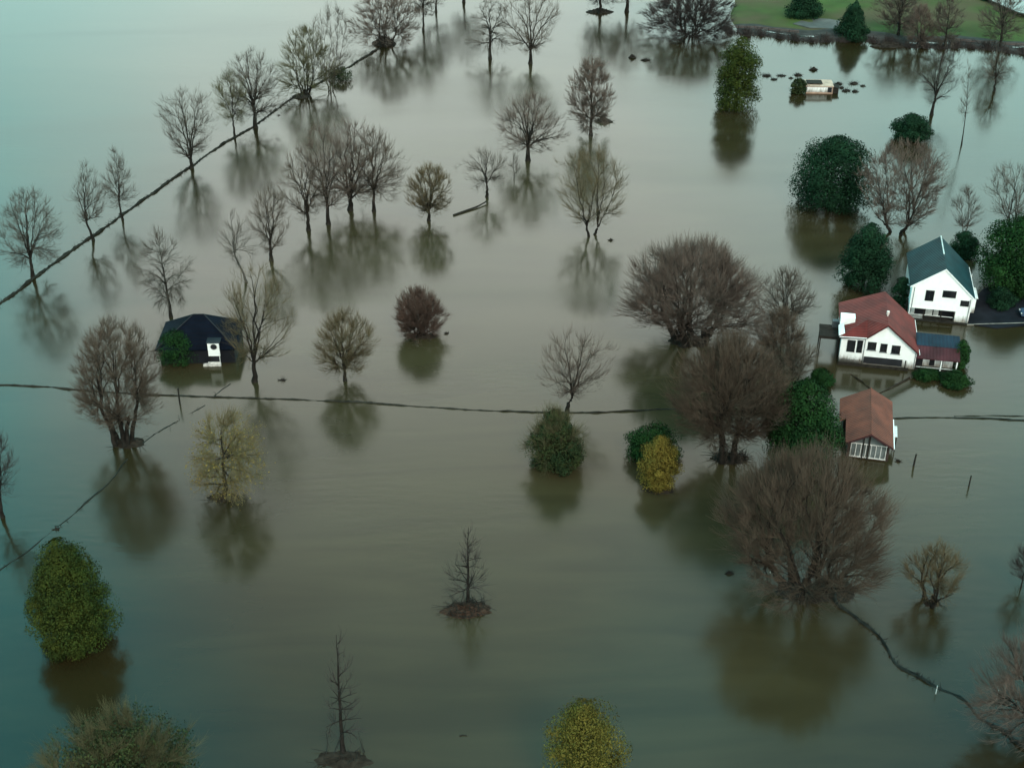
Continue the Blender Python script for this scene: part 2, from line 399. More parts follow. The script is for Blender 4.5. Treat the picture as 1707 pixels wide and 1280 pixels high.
def bare_tree_mesh(seed, H, Wd, off, kind='vase', cb=.2, fork=.25, stems=1, n1=7, n2=50, n3=350, n4=1600, tl=1.25, r0=.28,
                   lean=0.0, rt=.012, up=.3, central=False, droop=0.0, wig=.022, flare=1.0):
    """Grows limbs, branches and twigs towards points spread through a crown envelope. Returns trunk and crown meshes + twig tips."""
    g = np.random.default_rng(seed); ph = g.uniform(0, 6.28, 6)
    def env(n, out=.45, ulo=0, uhi=1):
        u = g.uniform(ulo, uhi, n * 4); w = prof(kind, u); u = u[g.uniform(size=n * 4) < w][:n]
        while len(u) < n: u = np.concatenate([u, g.uniform(ulo, uhi, n - len(u))])
        a = g.uniform(0, 2 * math.pi, n); rho = g.uniform(size=n) ** out
        rr = Wd * prof(kind, u) * rho * lobes(a, u, ph)
        z = H * (cb + (1 - cb) * u)
        s = np.clip(z / H, 0, 1)
        return np.column_stack([np.cos(a) * rr + off * s, np.sin(a) * rr, z])
    trunk_g, crown_g = [], []
    zt = H * (.96 if central else fork)
    K0 = 12 if central else 7
    St, Pt, Tt, Rt = [], [], [], []
    for k in range(stems):
        a = 2 * math.pi * (k / stems) + g.uniform(0, 1)
        sp = 0 if stems == 1 else r0 * (1.0 + .45 * stems ** .5)
        b = np.array([math.cos(a) * sp, math.sin(a) * sp, -.4])
        top = np.array([lean + off * zt / H * .6 + math.cos(a) * sp * 2.2, math.sin(a) * sp * 2.2, zt * g.uniform(.8, 1.05)])
        cc = b + np.array([(top[0] - b[0]) * g.uniform(0, .5), 0, (top[2] - b[2]) * .55])
        P = bez(b[None], cc[None], top[None], K0)[0]
        P[1:-1] += g.normal(size=(K0 - 2, 3)) * [r0 * .16, r0 * .16, 0]
        tt = np.linspace(0, 1, K0)
        rr = r0 * (1 - (.9 if central else .35) * tt) * (1 if stems == 1 else .62)
        rr = rr * (1 + flare * (.6 if stems == 1 else .25) * np.exp(-tt * K0 * .9))
        St.append((P, rr))
    P0 = np.stack([p for p, _ in St]); R0 = np.stack([r for _, r in St])
    trunk_g.append((P0, R0, 8))
    def nodes(P, r, lo):
        T = np.gradient(P, axis=1); T /= np.linalg.norm(T, axis=2)[..., None] + 1e-9
        k = max(0, int(lo * P.shape[1]))
        return P[:, k:].reshape(-1, 3), T[:, k:].reshape(-1, 3), r[:, k:].reshape(-1)
    def grow(T, par, K, shrink, rmin, rtip, rise=.6, ang=1.3, upk=.1, dr=0, st=.5):
        Np, Nt, Nr = par
        i = attach(T, Np, Nt, rise, ang); A = Np[i]; d = np.linalg.norm(T - A, axis=1)[:, None]
        C = A + (Nt[i] * (1 - st) + (T - A) / d * st) * d * .42 + np.array([0, 0, 1.]) * d * upk
        C += g.normal(size=C.shape) * d * .035
        if dr: T = T - np.array([0, 0, 1.]) * d * dr
        P = bez(A, C, T, K)
        if K > 2: P[:, 1:-1] += g.normal(size=(len(T), K - 2, 3)) * d[:, None] * wig * .5
        r_ = np.maximum(Nr[i] * shrink, rmin)[:, None]
        return P, r_ + (np.minimum(rtip, r_) - r_) * np.linspace(0, 1, K)[None]
    nT = nodes(P0, R0, (max(cb - .04, .1) if central else .62))
    # main limbs
    if central:
        T1 = env(n1, .35)
    else:
        u = np.linspace(.45, .97, n1) + g.uniform(-.06, .06, n1); u = np.clip(u, .1, .98)
        lowk = max(1, n1 // 4); u[:lowk] = g.uniform(.06, .36, lowk)
        a = np.arange(n1) * 2.399 + g.uniform(0, 6); rho = np.where(u < .45, g.uniform(.75, 1, n1), g.uniform(.35, .9, n1))
        rr = Wd * prof(kind, u) * rho; z = H * (cb + (1 - cb) * u)
        T1 = np.column_stack([np.cos(a) * rr + off * z / H, np.sin(a) * rr, z])
    P1, R1 = grow(T1, nT, 10, .66 if not central else .5, .03, .024, .3, .35, .10 if not central else .0, st=.7)
    trunk_g.append((P1, R1, 6))
    n_1 = nodes(P1, R1, .22)
    if central: n_1 = tuple(np.concatenate(z) for z in zip(n_1, nodes(P0, R0, .45)))
    P2, R2 = grow(env(n2, .45), n_1, 7, .58, .02, .014, .5, 3.0, .04, droop * .3)
    trunk_g.append((P2, R2, 5))
    n_2 = tuple(np.concatenate(z) for z in zip(nodes(P2, R2, .25), nodes(P1, R1, .5)))
    n3, n4 = int(n3 * 1.5), int(n4 * TWIGS)
    P3, R3 = grow(env(n3, .4), n_2, 5, .5, rt * 1.05, rt * .85, .4, 3.0, .03, droop * .6)
    crown_g.append((P3, R3, 4))
    # fine twigs
    Np, Nt, Nr = tuple(np.concatenate(z) for z in zip(nodes(P3, R3, .3), nodes(P2, R2, .5)))
    i = g.integers(0, len(Np), n4)
    rad = Np[i] - np.array([off * .2, 0, H * fork * (.4 if not central else .8)]); rad /= np.linalg.norm(rad, axis=1)[:, None] + 1e-6
    dirv = Nt[i] * .5 + rad * .9 + g.normal(size=(n4, 3)) * .33 + np.array([0, 0, up]); dirv /= np.linalg.norm(dirv, axis=1)[:, None]
    ln = tl * g.uniform(.45, 1.25, n4)[:, None]
    A = Np[i]; T = A + dirv * ln; C = A + (Nt[i] * .6 + dirv * .4) * ln * .5
    T[:, 2] -= droop * ln[:, 0] * .5
    P4 = bez(A, C, T, 4)
    R4 = np.broadcast_to(rt * np.array([.95, .8, .62, .4])[None], (n4, 4)) * g.uniform(.75, 1.2, n4)[:, None]
    ok = P4[:, :, 2].min(1) > .15
    crown_g.append((P4[ok], R4[ok], 3))
    return curves_mesh(trunk_g), curves_mesh(crown_g), T[ok]

def leaf_quads(P, size, g, nrm=None, squash=1.0):
    n = len(P)
    d = g.normal(size=(n, 3)); d /= np.linalg.norm(d, axis=1)[:, None]
    if nrm is not None:
        d = d * .42 + nrm; d /= np.linalg.norm(d, axis=1)[:, None] + 1e-9
    ref = np.where(np.abs(d[:, 2:3]) > .9, [1., 0, 0], [0, 0, 1.])
    a = np.cross(d, ref); a /= np.linalg.norm(a, axis=1)[:, None]; b = np.cross(d, a)
    th = g.uniform(0, 6.28, n)[:, None]; a, b = a * np.cos(th) + b * np.sin(th), b * np.cos(th) - a * np.sin(th)
    s = (size * g.uniform(.3, 1.3, n) ** 1.4 * 1.35)[:, None]
    V = np.stack([P - a * s * .5, P + b * s * .32 + d * s * .1, P + a * s * .5, P - b * s * .32 + d * s * .1], 1).reshape(-1, 3)
    return V, np.arange(n * 4).reshape(n, 4)

def bare_tree(name, bx, by, ty, x0, x1, label, tw='brown', bark=None, leaves=None, group='bare winter trees in the flood', seed=None, cat='tree', **k):
    s = scale_at(by); g0 = G(bx, by)
    Wd = (x1 - x0) / 2 / s * 1.12; off = ((x0 + x1) / 2 - bx) / s
    k['cb'] = k.get('cb', .2) * .62
    if by < 320: k['n4'] = int(k.get('n4', 1600) * 1.3)
    if by > 500: k['n4'] = int(k.get('n4', 1600) * 1.5); k['n3'] = int(k.get('n3', 350) * 1.3)
    if not k.get('central'): k['fork'] = k.get('fork', .25) * .68
    k['r0'] = k.get('r0', .28) * 1.18
    kind = k.get('kind', 'vase')
    H = height_at(bx, by, ty)
    el = math.atan2(CAMH, g0[1])
    H -= max(0, Wd * math.tan(el) * (.30 if kind in ('dome', 'round', 'ball') else .14))   # seen from above the far side of a wide crown shows higher
    off -= pixel_shift(g0, H * .6, bx) / s
    seed = seed or int(bx * 7 + by * 13)
    (tv, tq), (cv, cq), tips = bare_tree_mesh(seed, H, Wd, off, **k)
    o = empty(name, (g0[0], g0[1], 0), label, cat, group)
    link('trunk', np_mesh('trunk', tv, tq, True), bark or BARK, o)
    link('crown', np_mesh('crown', cv, cq), TW[tw], o)
    if leaves:
        lm, cnt, size, zr = leaves
        g = np.random.default_rng(seed + 1)
        t = tips[(tips[:, 2] > H * zr[0]) & (tips[:, 2] < H * zr[1])]
        t = t[g.integers(0, len(t), cnt)] + g.normal(size=(cnt, 3)) * .22
        t = t[t[:, 2] > .1]
        V, Q = leaf_quads(t, size, g)
        link('foliage', np_mesh('foliage', V, Q, tint=g.uniform(0, 1, len(Q))), LF[lm], o)
    return o

def leafy(name, x0, x1, by, ty, label, leaf='dark', kind='ball', n=9000, size=.34, cb=.02, clumps=70, cat='tree', group=None, seed=None,
          trunk=True, tw='dark', bare=0, cr=.30, depth=1.0, hollow=.05):
    """An evergreen or still leafy crown down to the water: leaf-sized faces in many clumps over an uneven envelope."""
    s = scale_at(by); bx = (x0 + x1) / 2; Wd = (x1 - x0) / 2 / s
    g1 = G(bx, by); el = math.atan2(CAMH, g1[1])
    rb = Wd * depth * PROF[kind][0][1] * .75
    yc = g1[1] + rb                                       # visible foot is the near side of the crown
    cx = g1[0] * yc / g1[1]
    span = (by - ty) / s                                  # projected size, solve for the height
    lo, hi = .3, 60
    for _ in range(40):
        H = (lo + hi) / 2
        u = np.linspace(0, 1, 40); z = H * (cb + (1 - cb) * u); r = Wd * depth * prof(kind, u)
        top = (z * math.cos(el) + r * math.sin(el)).max() + rb * math.sin(el)
        if top > span: hi = H
        else: lo = H
    cx -= pixel_shift((cx, yc), H * .45, bx) / s
    seed = seed or int(bx * 3 + by * 5); g = np.random.default_rng(seed)
    n = int(n * 3.6); size *= .58; clumps = int(clumps * 1.7)
    # clump centres
    u = g.uniform(0, 1, clumps * 6); w = prof(kind, u); u = u[g.uniform(size=len(u)) < w][:clumps]
    a = g.uniform(0, 6.283, len(u)); rho = g.uniform(hollow, 1, len(u)) ** .5 * .92
    ph = g.uniform(0, 6.28, 6)
    rr = Wd * prof(kind, u) * rho * lobes(a, u, ph, .6)
    C = np.column_stack([np.cos(a) * rr, np.sin(a) * rr * depth, H * (cb + (1 - cb) * (u * .92))])
    rc = cr * Wd * g.uniform(.6, 1.3, len(u)) * 1.08; rc = np.minimum(rc, Wd * .6)
    tc = g.beta(1.1, 1.3, len(u))
    nm = int(n * .86)
    i = g.integers(0, len(u), nm)
    d = g.normal(size=(nm, 3)); d /= np.linalg.norm(d, axis=1)[:, None]
    P = C[i] + d * (rc[i] * g.uniform(.45, 1.08, nm) ** .6)[:, None] * [1, 1, .8]
    tint = np.clip(tc[i] + g.normal(size=nm) * .11 + d[:, 2] * .08, 0, 1)
    # loose sprays that break the outline, and leaves between the clumps
    m2 = n - nm
    u2 = g.uniform(0, 1, m2); a2 = g.uniform(0, 6.283, m2); r2 = Wd * prof(kind, u2) * g.uniform(.1, 1.0, m2) ** .5 * 1.1 * lobes(a2, u2, ph, .6)
    P2 = np.column_stack([np.cos(a2) * r2, np.sin(a2) * r2 * depth, H * (cb + (1 - cb) * u2)])
    d2 = np.column_stack([np.cos(a2), np.sin(a2), np.full(m2, .4)])
    P = np.concatenate([P, P2]); d = np.concatenate([d, d2]); tint = np.concatenate([tint, g.uniform(0, 1, m2)])
    ok = (P[:, 2] > .04) & (P[:, 2] < H * 1.04); P, d, tint = P[ok], d[ok], tint[ok]
    V, Q = leaf_quads(P, size, g, d)
    o = empty(name, (cx, yc, 0), label, cat, group)
    if trunk:
        t = [(np.array([[[0, 0, -.4], [0, 0, H * .35], [g.normal() * .1, 0, H * .75]]]), np.array([[.035 * H ** .9, .026 * H ** .9, .03]]), 8)]
        tips = C[g.integers(0, len(C), 24)]
        A = np.column_stack([np.zeros(24), np.zeros(24), np.clip(tips[:, 2] - .35 * np.hypot(tips[:, 0], tips[:, 1]), .1, H * .7)])
        t.append((bez(A, (A + tips) / 2 + [0, 0, .2], tips, 5), np.linspace(.012 * H, .02, 5)[None].repeat(24, 0), 5))
        tv, tq = curves_mesh(t); link('trunk', np_mesh('trunk', tv, tq, True), BARK, o)
    link('crown', np_mesh('crown', V, Q, tint=tint), LF[leaf], o)
    if bare:
        (tv, tq), (cv, cq), _ = bare_tree_mesh(seed + 5, H * 1.02, Wd * 1.02, 0, kind='dome', cb=.05, fork=.12, stems=5, n1=9, n2=40, n3=250, n4=bare, tl=H * .16, r0=.12)
        link('bare_twigs', np_mesh('bare_twigs', cv, cq), TW[tw], o)
    return o

# ------------------------------------------------------------------ grassy shore with a flooded track (far bank)
EDGE = np.array([G(x, y)[:2] for x, y in ((1206, 55), (1262, 60), (1330, 71), (1400, 69), (1500, 77), (1560, 82), (1640, 83), (1725, 93))])
def shore_d(X, Y):                                       # metres inland from the waterline
    e = np.interp(X, EDGE[:, 0], EDGE[:, 1]) + .7 * np.sin(X * .31) + .4 * np.sin(X * .83 + 1)
    lx = EDGE[0, 0] + 2.5 + (Y - EDGE[0, 1]) * .12 + .8 * np.sin(Y * .22)
    return np.minimum(Y - e, X - lx)
def shore_z(X, Y):
    d = shore_d(X, Y)
    return np.where(d < 1.6, -.5 + np.clip(d + 1, 0, 2.6) / 2.6 * 1.0, .5 + np.clip((d - 12) / 60, 0, 1) * 1.6 + .07 * np.sin(X * .7 + Y * .4) * np.clip(d / 9, 0, 1))
def shore_sheet(name, d0, d1, m, lift, nx=260, ny=110, span=(0, 1), kind='structure', far=True, wob=0):
    xs = np.linspace(EDGE[0, 0] - 1, EDGE[-1, 0] + 75, nx)
    xs = xs[int(span[0] * nx):max(int(span[1] * nx), int(span[0] * nx) + 3)]
    if far: ds = np.concatenate([np.linspace(d0, 14, 45), np.linspace(15, d1, ny - 45)])
    else: ds = np.linspace(d0, d1, ny)
    X, D = np.meshgrid(xs, ds)
    e = np.interp(X, EDGE[:, 0], EDGE[:, 1]) + .7 * np.sin(X * .31) + .4 * np.sin(X * .83 + 1)
    wv = wob * (np.sin(X * .45) + .6 * np.sin(X * 1.13 + 2)) if wob else 0
    c = (d0 + d1) / 2
    Y = e + (c + (D - c) * (1 + .35 * np.sin(X * .9)) + wv if wob else D)
    Z = shore_z(X, Y) + lift
    V = np.stack([X, Y, Z], -1).reshape(-1, 3)
    I = np.arange(X.size).reshape(X.shape)
    Q = np.stack([I[:-1, :-1], I[:-1, 1:], I[1:, 1:], I[1:, :-1]], -1).reshape(-1, 4)
    o = link(name, np_mesh(name, V, Q, True), m)
    if kind: tag(o, kind=kind)
    return o

def shore_scrub():
    g = np.random.default_rng(3); k = 5200
    x = g.uniform(EDGE[0, 0], EDGE[-1, 0] + 5, k) ; x = x + 1.2 * np.sin(x * 1.7)
    e = np.interp(x, EDGE[:, 0], EDGE[:, 1]) + .7 * np.sin(x * .31) + .4 * np.sin(x * .83 + 1)
    A = np.column_stack([x, e + g.uniform(-.6, 3.2, k), np.full(k, -.1)])
    d = g.normal(size=(k, 3)) * [.6, .6, .3] + [0, 0, .7]; hgt = g.uniform(.4, 1.7, k) * (.5 + .5 * np.sin(x * .4) ** 2)
    T = A + d * hgt[:, None] + [0, 0, .3]
    cv, cq = curves_mesh([(bez(A, (A + T) / 2 + g.normal(size=A.shape) * .12, T, 4), np.linspace(.06, .025, 4)[None].repeat(k, 0), 3)])
    tag(link('shore_scrub', np_mesh('shore_scrub', cv, cq), TW['dark']), kind='stuff')
def grass_mat():
    m = mat('winter_grass', (.036, .062, .015), .95, .35, .12, .1)
    t = m.node_tree; n = t.nodes.new; l = t.links.new; b = t.nodes['Principled BSDF']
    src = b.inputs['Base Color'].links[0].from_socket
    co = n('ShaderNodeTexCoord'); no = n('ShaderNodeTexNoise'); no.inputs['Scale'].default_value = .055; no.inputs['Detail'].default_value = 6
    l(co.outputs['Object'], no.inputs['Vector'])
    mr = n('ShaderNodeMapRange'); mr.inputs[1].default_value = .42; mr.inputs[2].default_value = .62; l(no.outputs[0], mr.inputs[0])
    mx = n('ShaderNodeMix'); mx.data_type = 'RGBA'; mx.inputs[7].default_value = (.060, .052, .026, 1)
    l(mr.outputs[0], mx.inputs[0]); l(src, mx.inputs[6]); l(mx.outputs[2], b.inputs['Base Color'])
    return m
shore_scrub()
PUD = mat('standing_water', (.05, .055, .05), .06, .1, .3, .5)
shore_sheet('shore_bank', -3, 13, mat('bank_earth', (.022, .020, .018), .9, .5, .5), 0, far=False, ny=50)
shore_sheet('grass_field', 8.6, 230, grass_mat(), .02)
shore_sheet('track', 3.2, 7.6, mat('wet_gravel', (.034, .033, .031), .85, .35, .6, .06), .03, far=False, ny=10)
for a, b_, d in ((.07, .155, 2.9), (.30, .365, 2.6), (.46, .60, 4.2), (.63, .75, 3.0)):
    shore_sheet('puddle', d - .4, d + .4, PUD, .07, nx=400, span=(a, b_), far=False, ny=6, wob=.22)
# concrete apron between the two evergreens
def apron():
    P = [G(x, y, 1.05) for x, y in ((1322, 37), (1352, 27), (1402, 31), (1396, 46), (1350, 44))]
    mb = MB(); mb.slab([(p[0], p[1], 0.66) for p in P], .4)
    tag(mb.build('concrete_apron', CONC), kind='structure')
apron()
# brown kerb wall / railing at the foot of the meadow
def railing(name, pts, z0, label, hgt=.7):
    P = [G(x, y, 1.0) for x, y in pts]
    o = empty(name, (*P[0][:2], 0), label, 'railing')
    r = MB()
    for a, b in zip(P, P[1:]):
        k = max(1, int(np.linalg.norm(b - a) / 2.2))
        for i in range(k):
            p = a + (b - a) * i / k - P[0]
            q = MB(); q.box((p[0] - .06, p[1] - .06, .3), (p[0] + .06, p[1] + .06, z0 + hgt)); q.build('post', WOOD, o)
        a2, b2 = a - P[0], b - P[0]
        for z in (z0 + hgt - .08, z0 + hgt - .42): r.tube([(a2[0], a2[1], z), (b2[0], b2[1], z)], .07, 5)
    r.build('rail', mat('rail_brown', (.10, .055, .045), .7, .3, 1), o)
railing('roadside_railing', ((1216, 44), (1262, 46), (1300, 50), (1332, 53)), .5, 'brown two-bar railing along the edge of the green meadow')
railing('field_railing', ((1582, 65), (1640, 70), (1712, 75)), .5, 'long pale-brown rail fence beside the wet track under tall poplars')

# pond at the far corner of the field
def pond():
    c = G(1700, -6, 2.6); a = np.linspace(0, 6.283, 40, endpoint=False)
    mb = MB(); mb.slab([(c[0] + 9 * math.cos(t) * (1 + .15 * math.sin(3 * t)), c[1] + 16 * math.sin(t), 2.25) for t in a], .3)
    tag(mb.build('pond', PUD), kind='structure')
pond()

# ------------------------------------------------------------------ banks and walls crossing the flood
BANKG = 'drowned banks'
DB = mat('drowned_bank', (.020, .020, .017), .9, .5, .9, .04)
DBT = mat('drowned_bank_weedy', (.016, .020, .018), .9, .5, .9, .04)
ridge('flood_bank', ((-20, 518), (0, 506), (55, 464), (110, 425), (155, 394), (205, 358), (262, 317), (320, 276), (372, 240), (420, 213), (478, 171), (520, 145), (600, 101), (628, 84), (655, 66)), .17, .30, DB,
      'straight dark bank running from the frame edge past a row of bare trees', 'bank', .22, .1, brush=6)
ridge('wall_top', ((-20, 641), (0, 642), (80, 645), (150, 652), (230, 658), (300, 660), (400, 663), (500, 667), (600, 671), (700, 678), (800, 684), (880, 687), (945, 688), (1010, 687), (1080, 684), (1160, 679), (1215, 677)), .15, .16, DB,
      'thin dark wall top curving across the water below the black cabin', 'wall', .25, .05)
ridge('wall_top', ((1484, 697), (1560, 696), (1640, 698), (1730, 702)), .13, .12, DBT, 'thin dark wall top running from the red barn to the frame edge', 'wall', .25, .05)
ridge('wall_top', ((1590, 693), (1650, 692), (1730, 695)), .08, .06, DBT, 'faint short line of drowned wall just behind the wall from the barn', 'wall', .6, .05)
ridge('drowned_ditch_bank', ((-15, 966), (20, 938), (60, 908), (95, 880), (150, 832), (195, 787), (212, 765)), .12, .06, DBT,
      'faint weedy bank breaking the surface beside the olive tree', 'bank', .5, .16, brush=.8)
ridge('drowned_ditch_bank', ((232, 742), (262, 722), (300, 697), (345, 672), (385, 640)), .12, .06, DBT, 'faint weedy bank between the many-stemmed tree and the black cabin', 'bank', .5, .16, brush=.8)
ridge('garden_dyke', ((1388, 985), (1400, 1010), (1428, 1038), (1448, 1052), (1472, 1078), (1500, 1106), (1530, 1126), (1566, 1148), (1600, 1172), (1640, 1200), (1682, 1226), (1720, 1252)), .2, .30, DBT,
      'crooked dark dyke winding away from the foot of the biggest willow', 'bank', .32, .3, brush=6)
ridge('garden_wall', ((1418, 624), (1440, 640), (1462, 657), (1490, 644), (1518, 631)), .16, .18, SOIL, 'low V-shaped garden wall between the red-roofed house and the barn', 'wall', .3, .05)

# ------------------------------------------------------------------ bare trees, base x, base y, top y, left x, right x (photo pixels)
FAR = dict(n2=40, n3=260, n4=1100, rt=.02)
bt = bare_tree
bt('bare_tree', 55, 462, 308, 0, 108, 'round-headed bare tree on the bank, nearest the frame edge', 'grey', kind='round', cb=.22, fork=.3, n1=9, n4=1500, droop=.2)
bt('bare_tree', 156, 400, 272, 122, 178, 'slim bare tree leaning back from the straight bank, left of the slender pair', 'grey', kind='thin', cb=.3, fork=.45, n1=5, n2=26, n3=130, n4=520, r0=.2, lean=-.8)
bt('bare_tree', 205, 366, 250, 174, 226, 'slim bare tree rooted beside the straight bank, right of the slender pair', 'grey', kind='thin', cb=.25, fork=.4, n1=5, n2=26, n3=130, n4=560, r0=.18, lean=-.3)
bt('bare_tree', 320, 280, 148, 270, 358, 'three-forked bare tree standing alone on the straight bank', 'grey', cb=.2, fork=.2, n1=7, n3=260, n4=900, r0=.34)
bt('bare_tree', 391, 228, 115, 358, 414, 'small crooked bare tree beside the tall egg-shaped one on the bank', 'olive', kind='round', cb=.3, fork=.35, n1=5, n2=30, n3=150, n4=600, r0=.2)
bt('bare_tree', 426, 213, 78, 374, 470, 'tall egg-shaped bare tree on the straight bank with thick dark trunk', 'grey', kind='round', cb=.15, fork=.4, n1=10, n4=1500, r0=.36)
bt('willow_tree', 510, 158, 42, 470, 556, 'olive many-stemmed willow clump on a dark mound by the bank', 'olive', kind='dome', cb=.08, fork=.3, stems=6, n1=14, n2=60, n3=350, n4=1500, r0=.3, rt=.02)
bt('bare_tree', 552, 152, 8, 522, 594, 'tall pale bare tree fanning up behind the olive willow clump', 'grey', bark=BARKG, cb=.15, fork=.15, stems=3, n1=8, n3=220, n4=750, r0=.25)
bt('willow_tree', 646, 78, -22, 594, 694, 'dark reddish willow clump at the far end of the bank', 'pink', kind='dome', cb=.08, fork=.3, stems=7, n1=14, n2=70, n3=450, n4=2200, r0=.36, rt=.022)
bt('bare_tree', 706, 52, -60, 680, 735, 'slim dark trunk rising out of frame beside the dark reddish willow', 'grey', kind='thin', cb=.3, fork=.5, n1=5, **{**FAR, 'n4': 600}, r0=.22)
bt('bare_tree', 727, 20, -90, 700, 760, 'dark trunk at the top of the frame behind the reddish willow', 'grey', kind='thin', cb=.3, fork=.5, n1=5, **{**FAR, 'n4': 600}, r0=.22)
bt('bare_tree', 773, 4, -110, 740, 812, 'trunk just touching the top frame edge, casting a long reflection', 'brown', kind='thin', cb=.3, fork=.5, n1=5, **{**FAR, 'n4': 600}, r0=.3)
bt('bare_tree', 817, 98, -8, 782, 854, 'drooping bare tree with a straight trunk at the top of the flood', 'grey', kind='round', cb=.22, fork=.55, n1=8, n2=40, n3=240, n4=900, r0=.3, droop=.5)
bt('bare_tree', 884, 106, -18, 842, 932, 'tall vase-shaped bare tree beside the drooping one', 'brown', cb=.2, fork=.27, n1=8, n3=280, n4=1100, r0=.38)
bt('bare_tree', 985, 226, 92, 948, 1022, 'dense reddish bare tree with a dark drift heap at its foot', 'pink', kind='round', cb=.08, fork=.5, n1=10, n3=380, n4=1900, r0=.28, rt=.021)
bt('bare_tree', 880, 268, 150, 832, 936, 'dark-trunked bare tree with a wide brownish crown in mid flood', 'pink', kind='round', cb=.22, fork=.36, n1=9, n3=320, n4=1500, r0=.4)
bt('bare_tree', 812, 328, 246, 774, 846, 'small twisted bare tree beside the fallen log', 'grey', kind='round', cb=.3, fork=.35, n1=6, n2=28, n3=130, n4=450, r0=.24)
bt('sapling', 857, 300, 258, 848, 866, 'thin leaning sapling in front of the wide brownish crown', 'grey', kind='thin', cb=.3, fork=.5, n1=3, n2=8, n3=20, n4=60, r0=.07, group='thin saplings')
GR = 'row of tall bare trees standing close together'
bt('bare_tree', 515, 384, 246, 470, 545, 'tall bare tree at the near end of the dense row', 'brown', cb=.2, fork=.38, n1=7, n3=260, n4=950, r0=.3, group=GR)
bt('bare_tree', 547, 374, 208, 502, 588, 'second bare tree of the dense row, with a straight slim trunk', 'pink', cb=.25, fork=.36, n1=7, n3=320, n4=1300, r0=.3, group=GR)
bt('bare_tree', 584, 350, 193, 534, 646, 'biggest bare tree of the dense row, forking low into three limbs', 'pink', kind='dome', cb=.2, fork=.2, n1=9, n2=60, n3=450, n4=2000, r0=.44, group=GR)
bt('bare_tree', 623, 352, 208, 584, 678, 'bare tree at the far end of the dense row, spreading sideways', 'brown', kind='dome', cb=.25, fork=.36, n1=8, n2=50, n3=340, n4=1400, r0=.26, group=GR)
bt('bare_tree', 715, 368, 278, 682, 754, 'small flat-topped bare tree standing alone past the dense row', 'tan', cb=.16, fork=.28, n1=9, n3=260, n4=1200, r0=.28, rt=.02)
bt('bare_tree', 985, 392, 248, 932, 1042, 'wide vase-shaped bare tree alone in open water', 'tan', cb=.15, fork=.2, stems=2, n1=9, n2=55, n3=360, n4=1500, r0=.34)
bt('bare_tree', 452, 434, 312, 420, 486, 'bare tree with upswept limbs in front of the dense row', 'brown', cb=.2, fork=.3, n1=6, n3=220, n4=750, r0=.28)
bt('bare_tree', 412, 470, 346, 362, 424, 'thin pale bare tree leaning behind the vase-shaped one by the cabin', 'grey', bark=BARKG, kind='thin', cb=.35, fork=.6, n1=4, n2=18, n3=80, n4=260, r0=.16, lean=-1.2)
bt('bare_tree', 285, 528, 378, 232, 308, 'thin bare tree with one low side branch behind the black cabin', 'grey', kind='thin', cb=.2, fork=.8, n1=9, n2=34, n3=170, n4=650, r0=.2, central=True)
bt('bare_tree', 425, 636, 440, 374, 492, 'tall vase-shaped bare tree right beside the black cabin', 'tan', cb=.2, fork=.28, n1=8, n2=40, n3=200, n4=620, r0=.32)
bt('willow_tree', 206, 737, 532, 128, 268, 'many-stemmed bare tree in front of the black cabin', 'brown', kind='fan', cb=.2, fork=.5, stems=6, n1=18, n2=100, n3=700, n4=3200, r0=.42)
bt('bare_tree', 575, 634, 514, 530, 622, 'neat round bare tree between the cabin and the red bush', 'tan', kind='round', cb=.2, fork=.25, n1=9, n2=50, n3=330, n4=1500, r0=.24)
bt('willow_shrub', 700, 558, 482, 668, 730, 'small ball-shaped red willow bush in open water', 'red', kind='ball', cb=.08, fork=.12, stems=5, n1=14, n2=60, n3=360, n4=1800, r0=.2, rt=.02, cat='shrub')
bt('bare_tree', 944, 687, 556, 912, 1016, 'crooked two-forked bare tree beside the thin wall top', 'pink', cb=.3, fork=.34, n1=6, n2=30, n3=150, n4=560, r0=.26, lean=.5)
bt('bare_tree', 5, 862, 714, -22, 34, 'thin bare tree cut by the frame edge above the olive tree', 'dark', kind='thin', cb=.3, fork=.5, n1=5, n2=18, n3=60, n4=200, r0=.2)
bt('bare_tree', 377, 826, 676, 326, 432, 'pale yellow half-leafy tree on a small heap of roots', 'straw', kind='round', cb=.12, fork=.8, n1=12, n2=50, n3=320, n4=1200, r0=.26, central=True, leaves=('tip', 3200, .16, (.12, .9)))
bt('young_tree', 780, 1002, 868, 752, 816, 'small bare tree growing from a round reddish islet', 'dark', kind='spire', cb=.2, n1=16, n2=30, n3=60, n4=110, r0=.15, central=True, cat='tree')
bt('young_tree', 572, 1252, 1052, 540, 604, 'thin bare sapling near the bottom frame edge on a dark mound', 'dark', kind='spire', cb=.12, n1=16, n2=28, n3=50, n4=80, r0=.17, central=True, cat='tree')
WG = 'huge grey-brown willows by the houses'
bt('willow_tree', 1150, 568, 397, 1058, 1258, 'huge dome-shaped willow, the farthest of the three by the houses', 'pink', kind='dome', cb=.38, fork=.42, stems=8, n1=30, n2=170, n3=1100, n4=4300, r0=.72, rt=.019, tl=2.0, group=WG)
bt('willow_tree', 1212, 764, 556, 1140, 1296, 'huge red-brown willow behind the green tree and the barn', 'umber', kind='round', cb=.3, fork=.6, stems=4, n1=18, n2=130, n3=850, n4=3400, r0=.5, rt=.018, tl=2.0, group=WG)
bt('willow_tree', 1336, 985, 742, 1208, 1464, 'biggest willow, nearest the camera, with limbs spreading low', 'umber', kind='dome', cb=.34, fork=.30, stems=5, n1=24, n2=160, n3=1000, n4=3800, r0=.72, rt=.016, tl=2.2, group=WG)
bt('bare_tree', 1306, 556, 444, 1270, 1352, 'grey bare tree just behind the willow dome and the red-roofed house', 'grey', kind='round', cb=.2, fork=.35, n1=8, n2=40, n3=250, n4=1000, r0=.22)
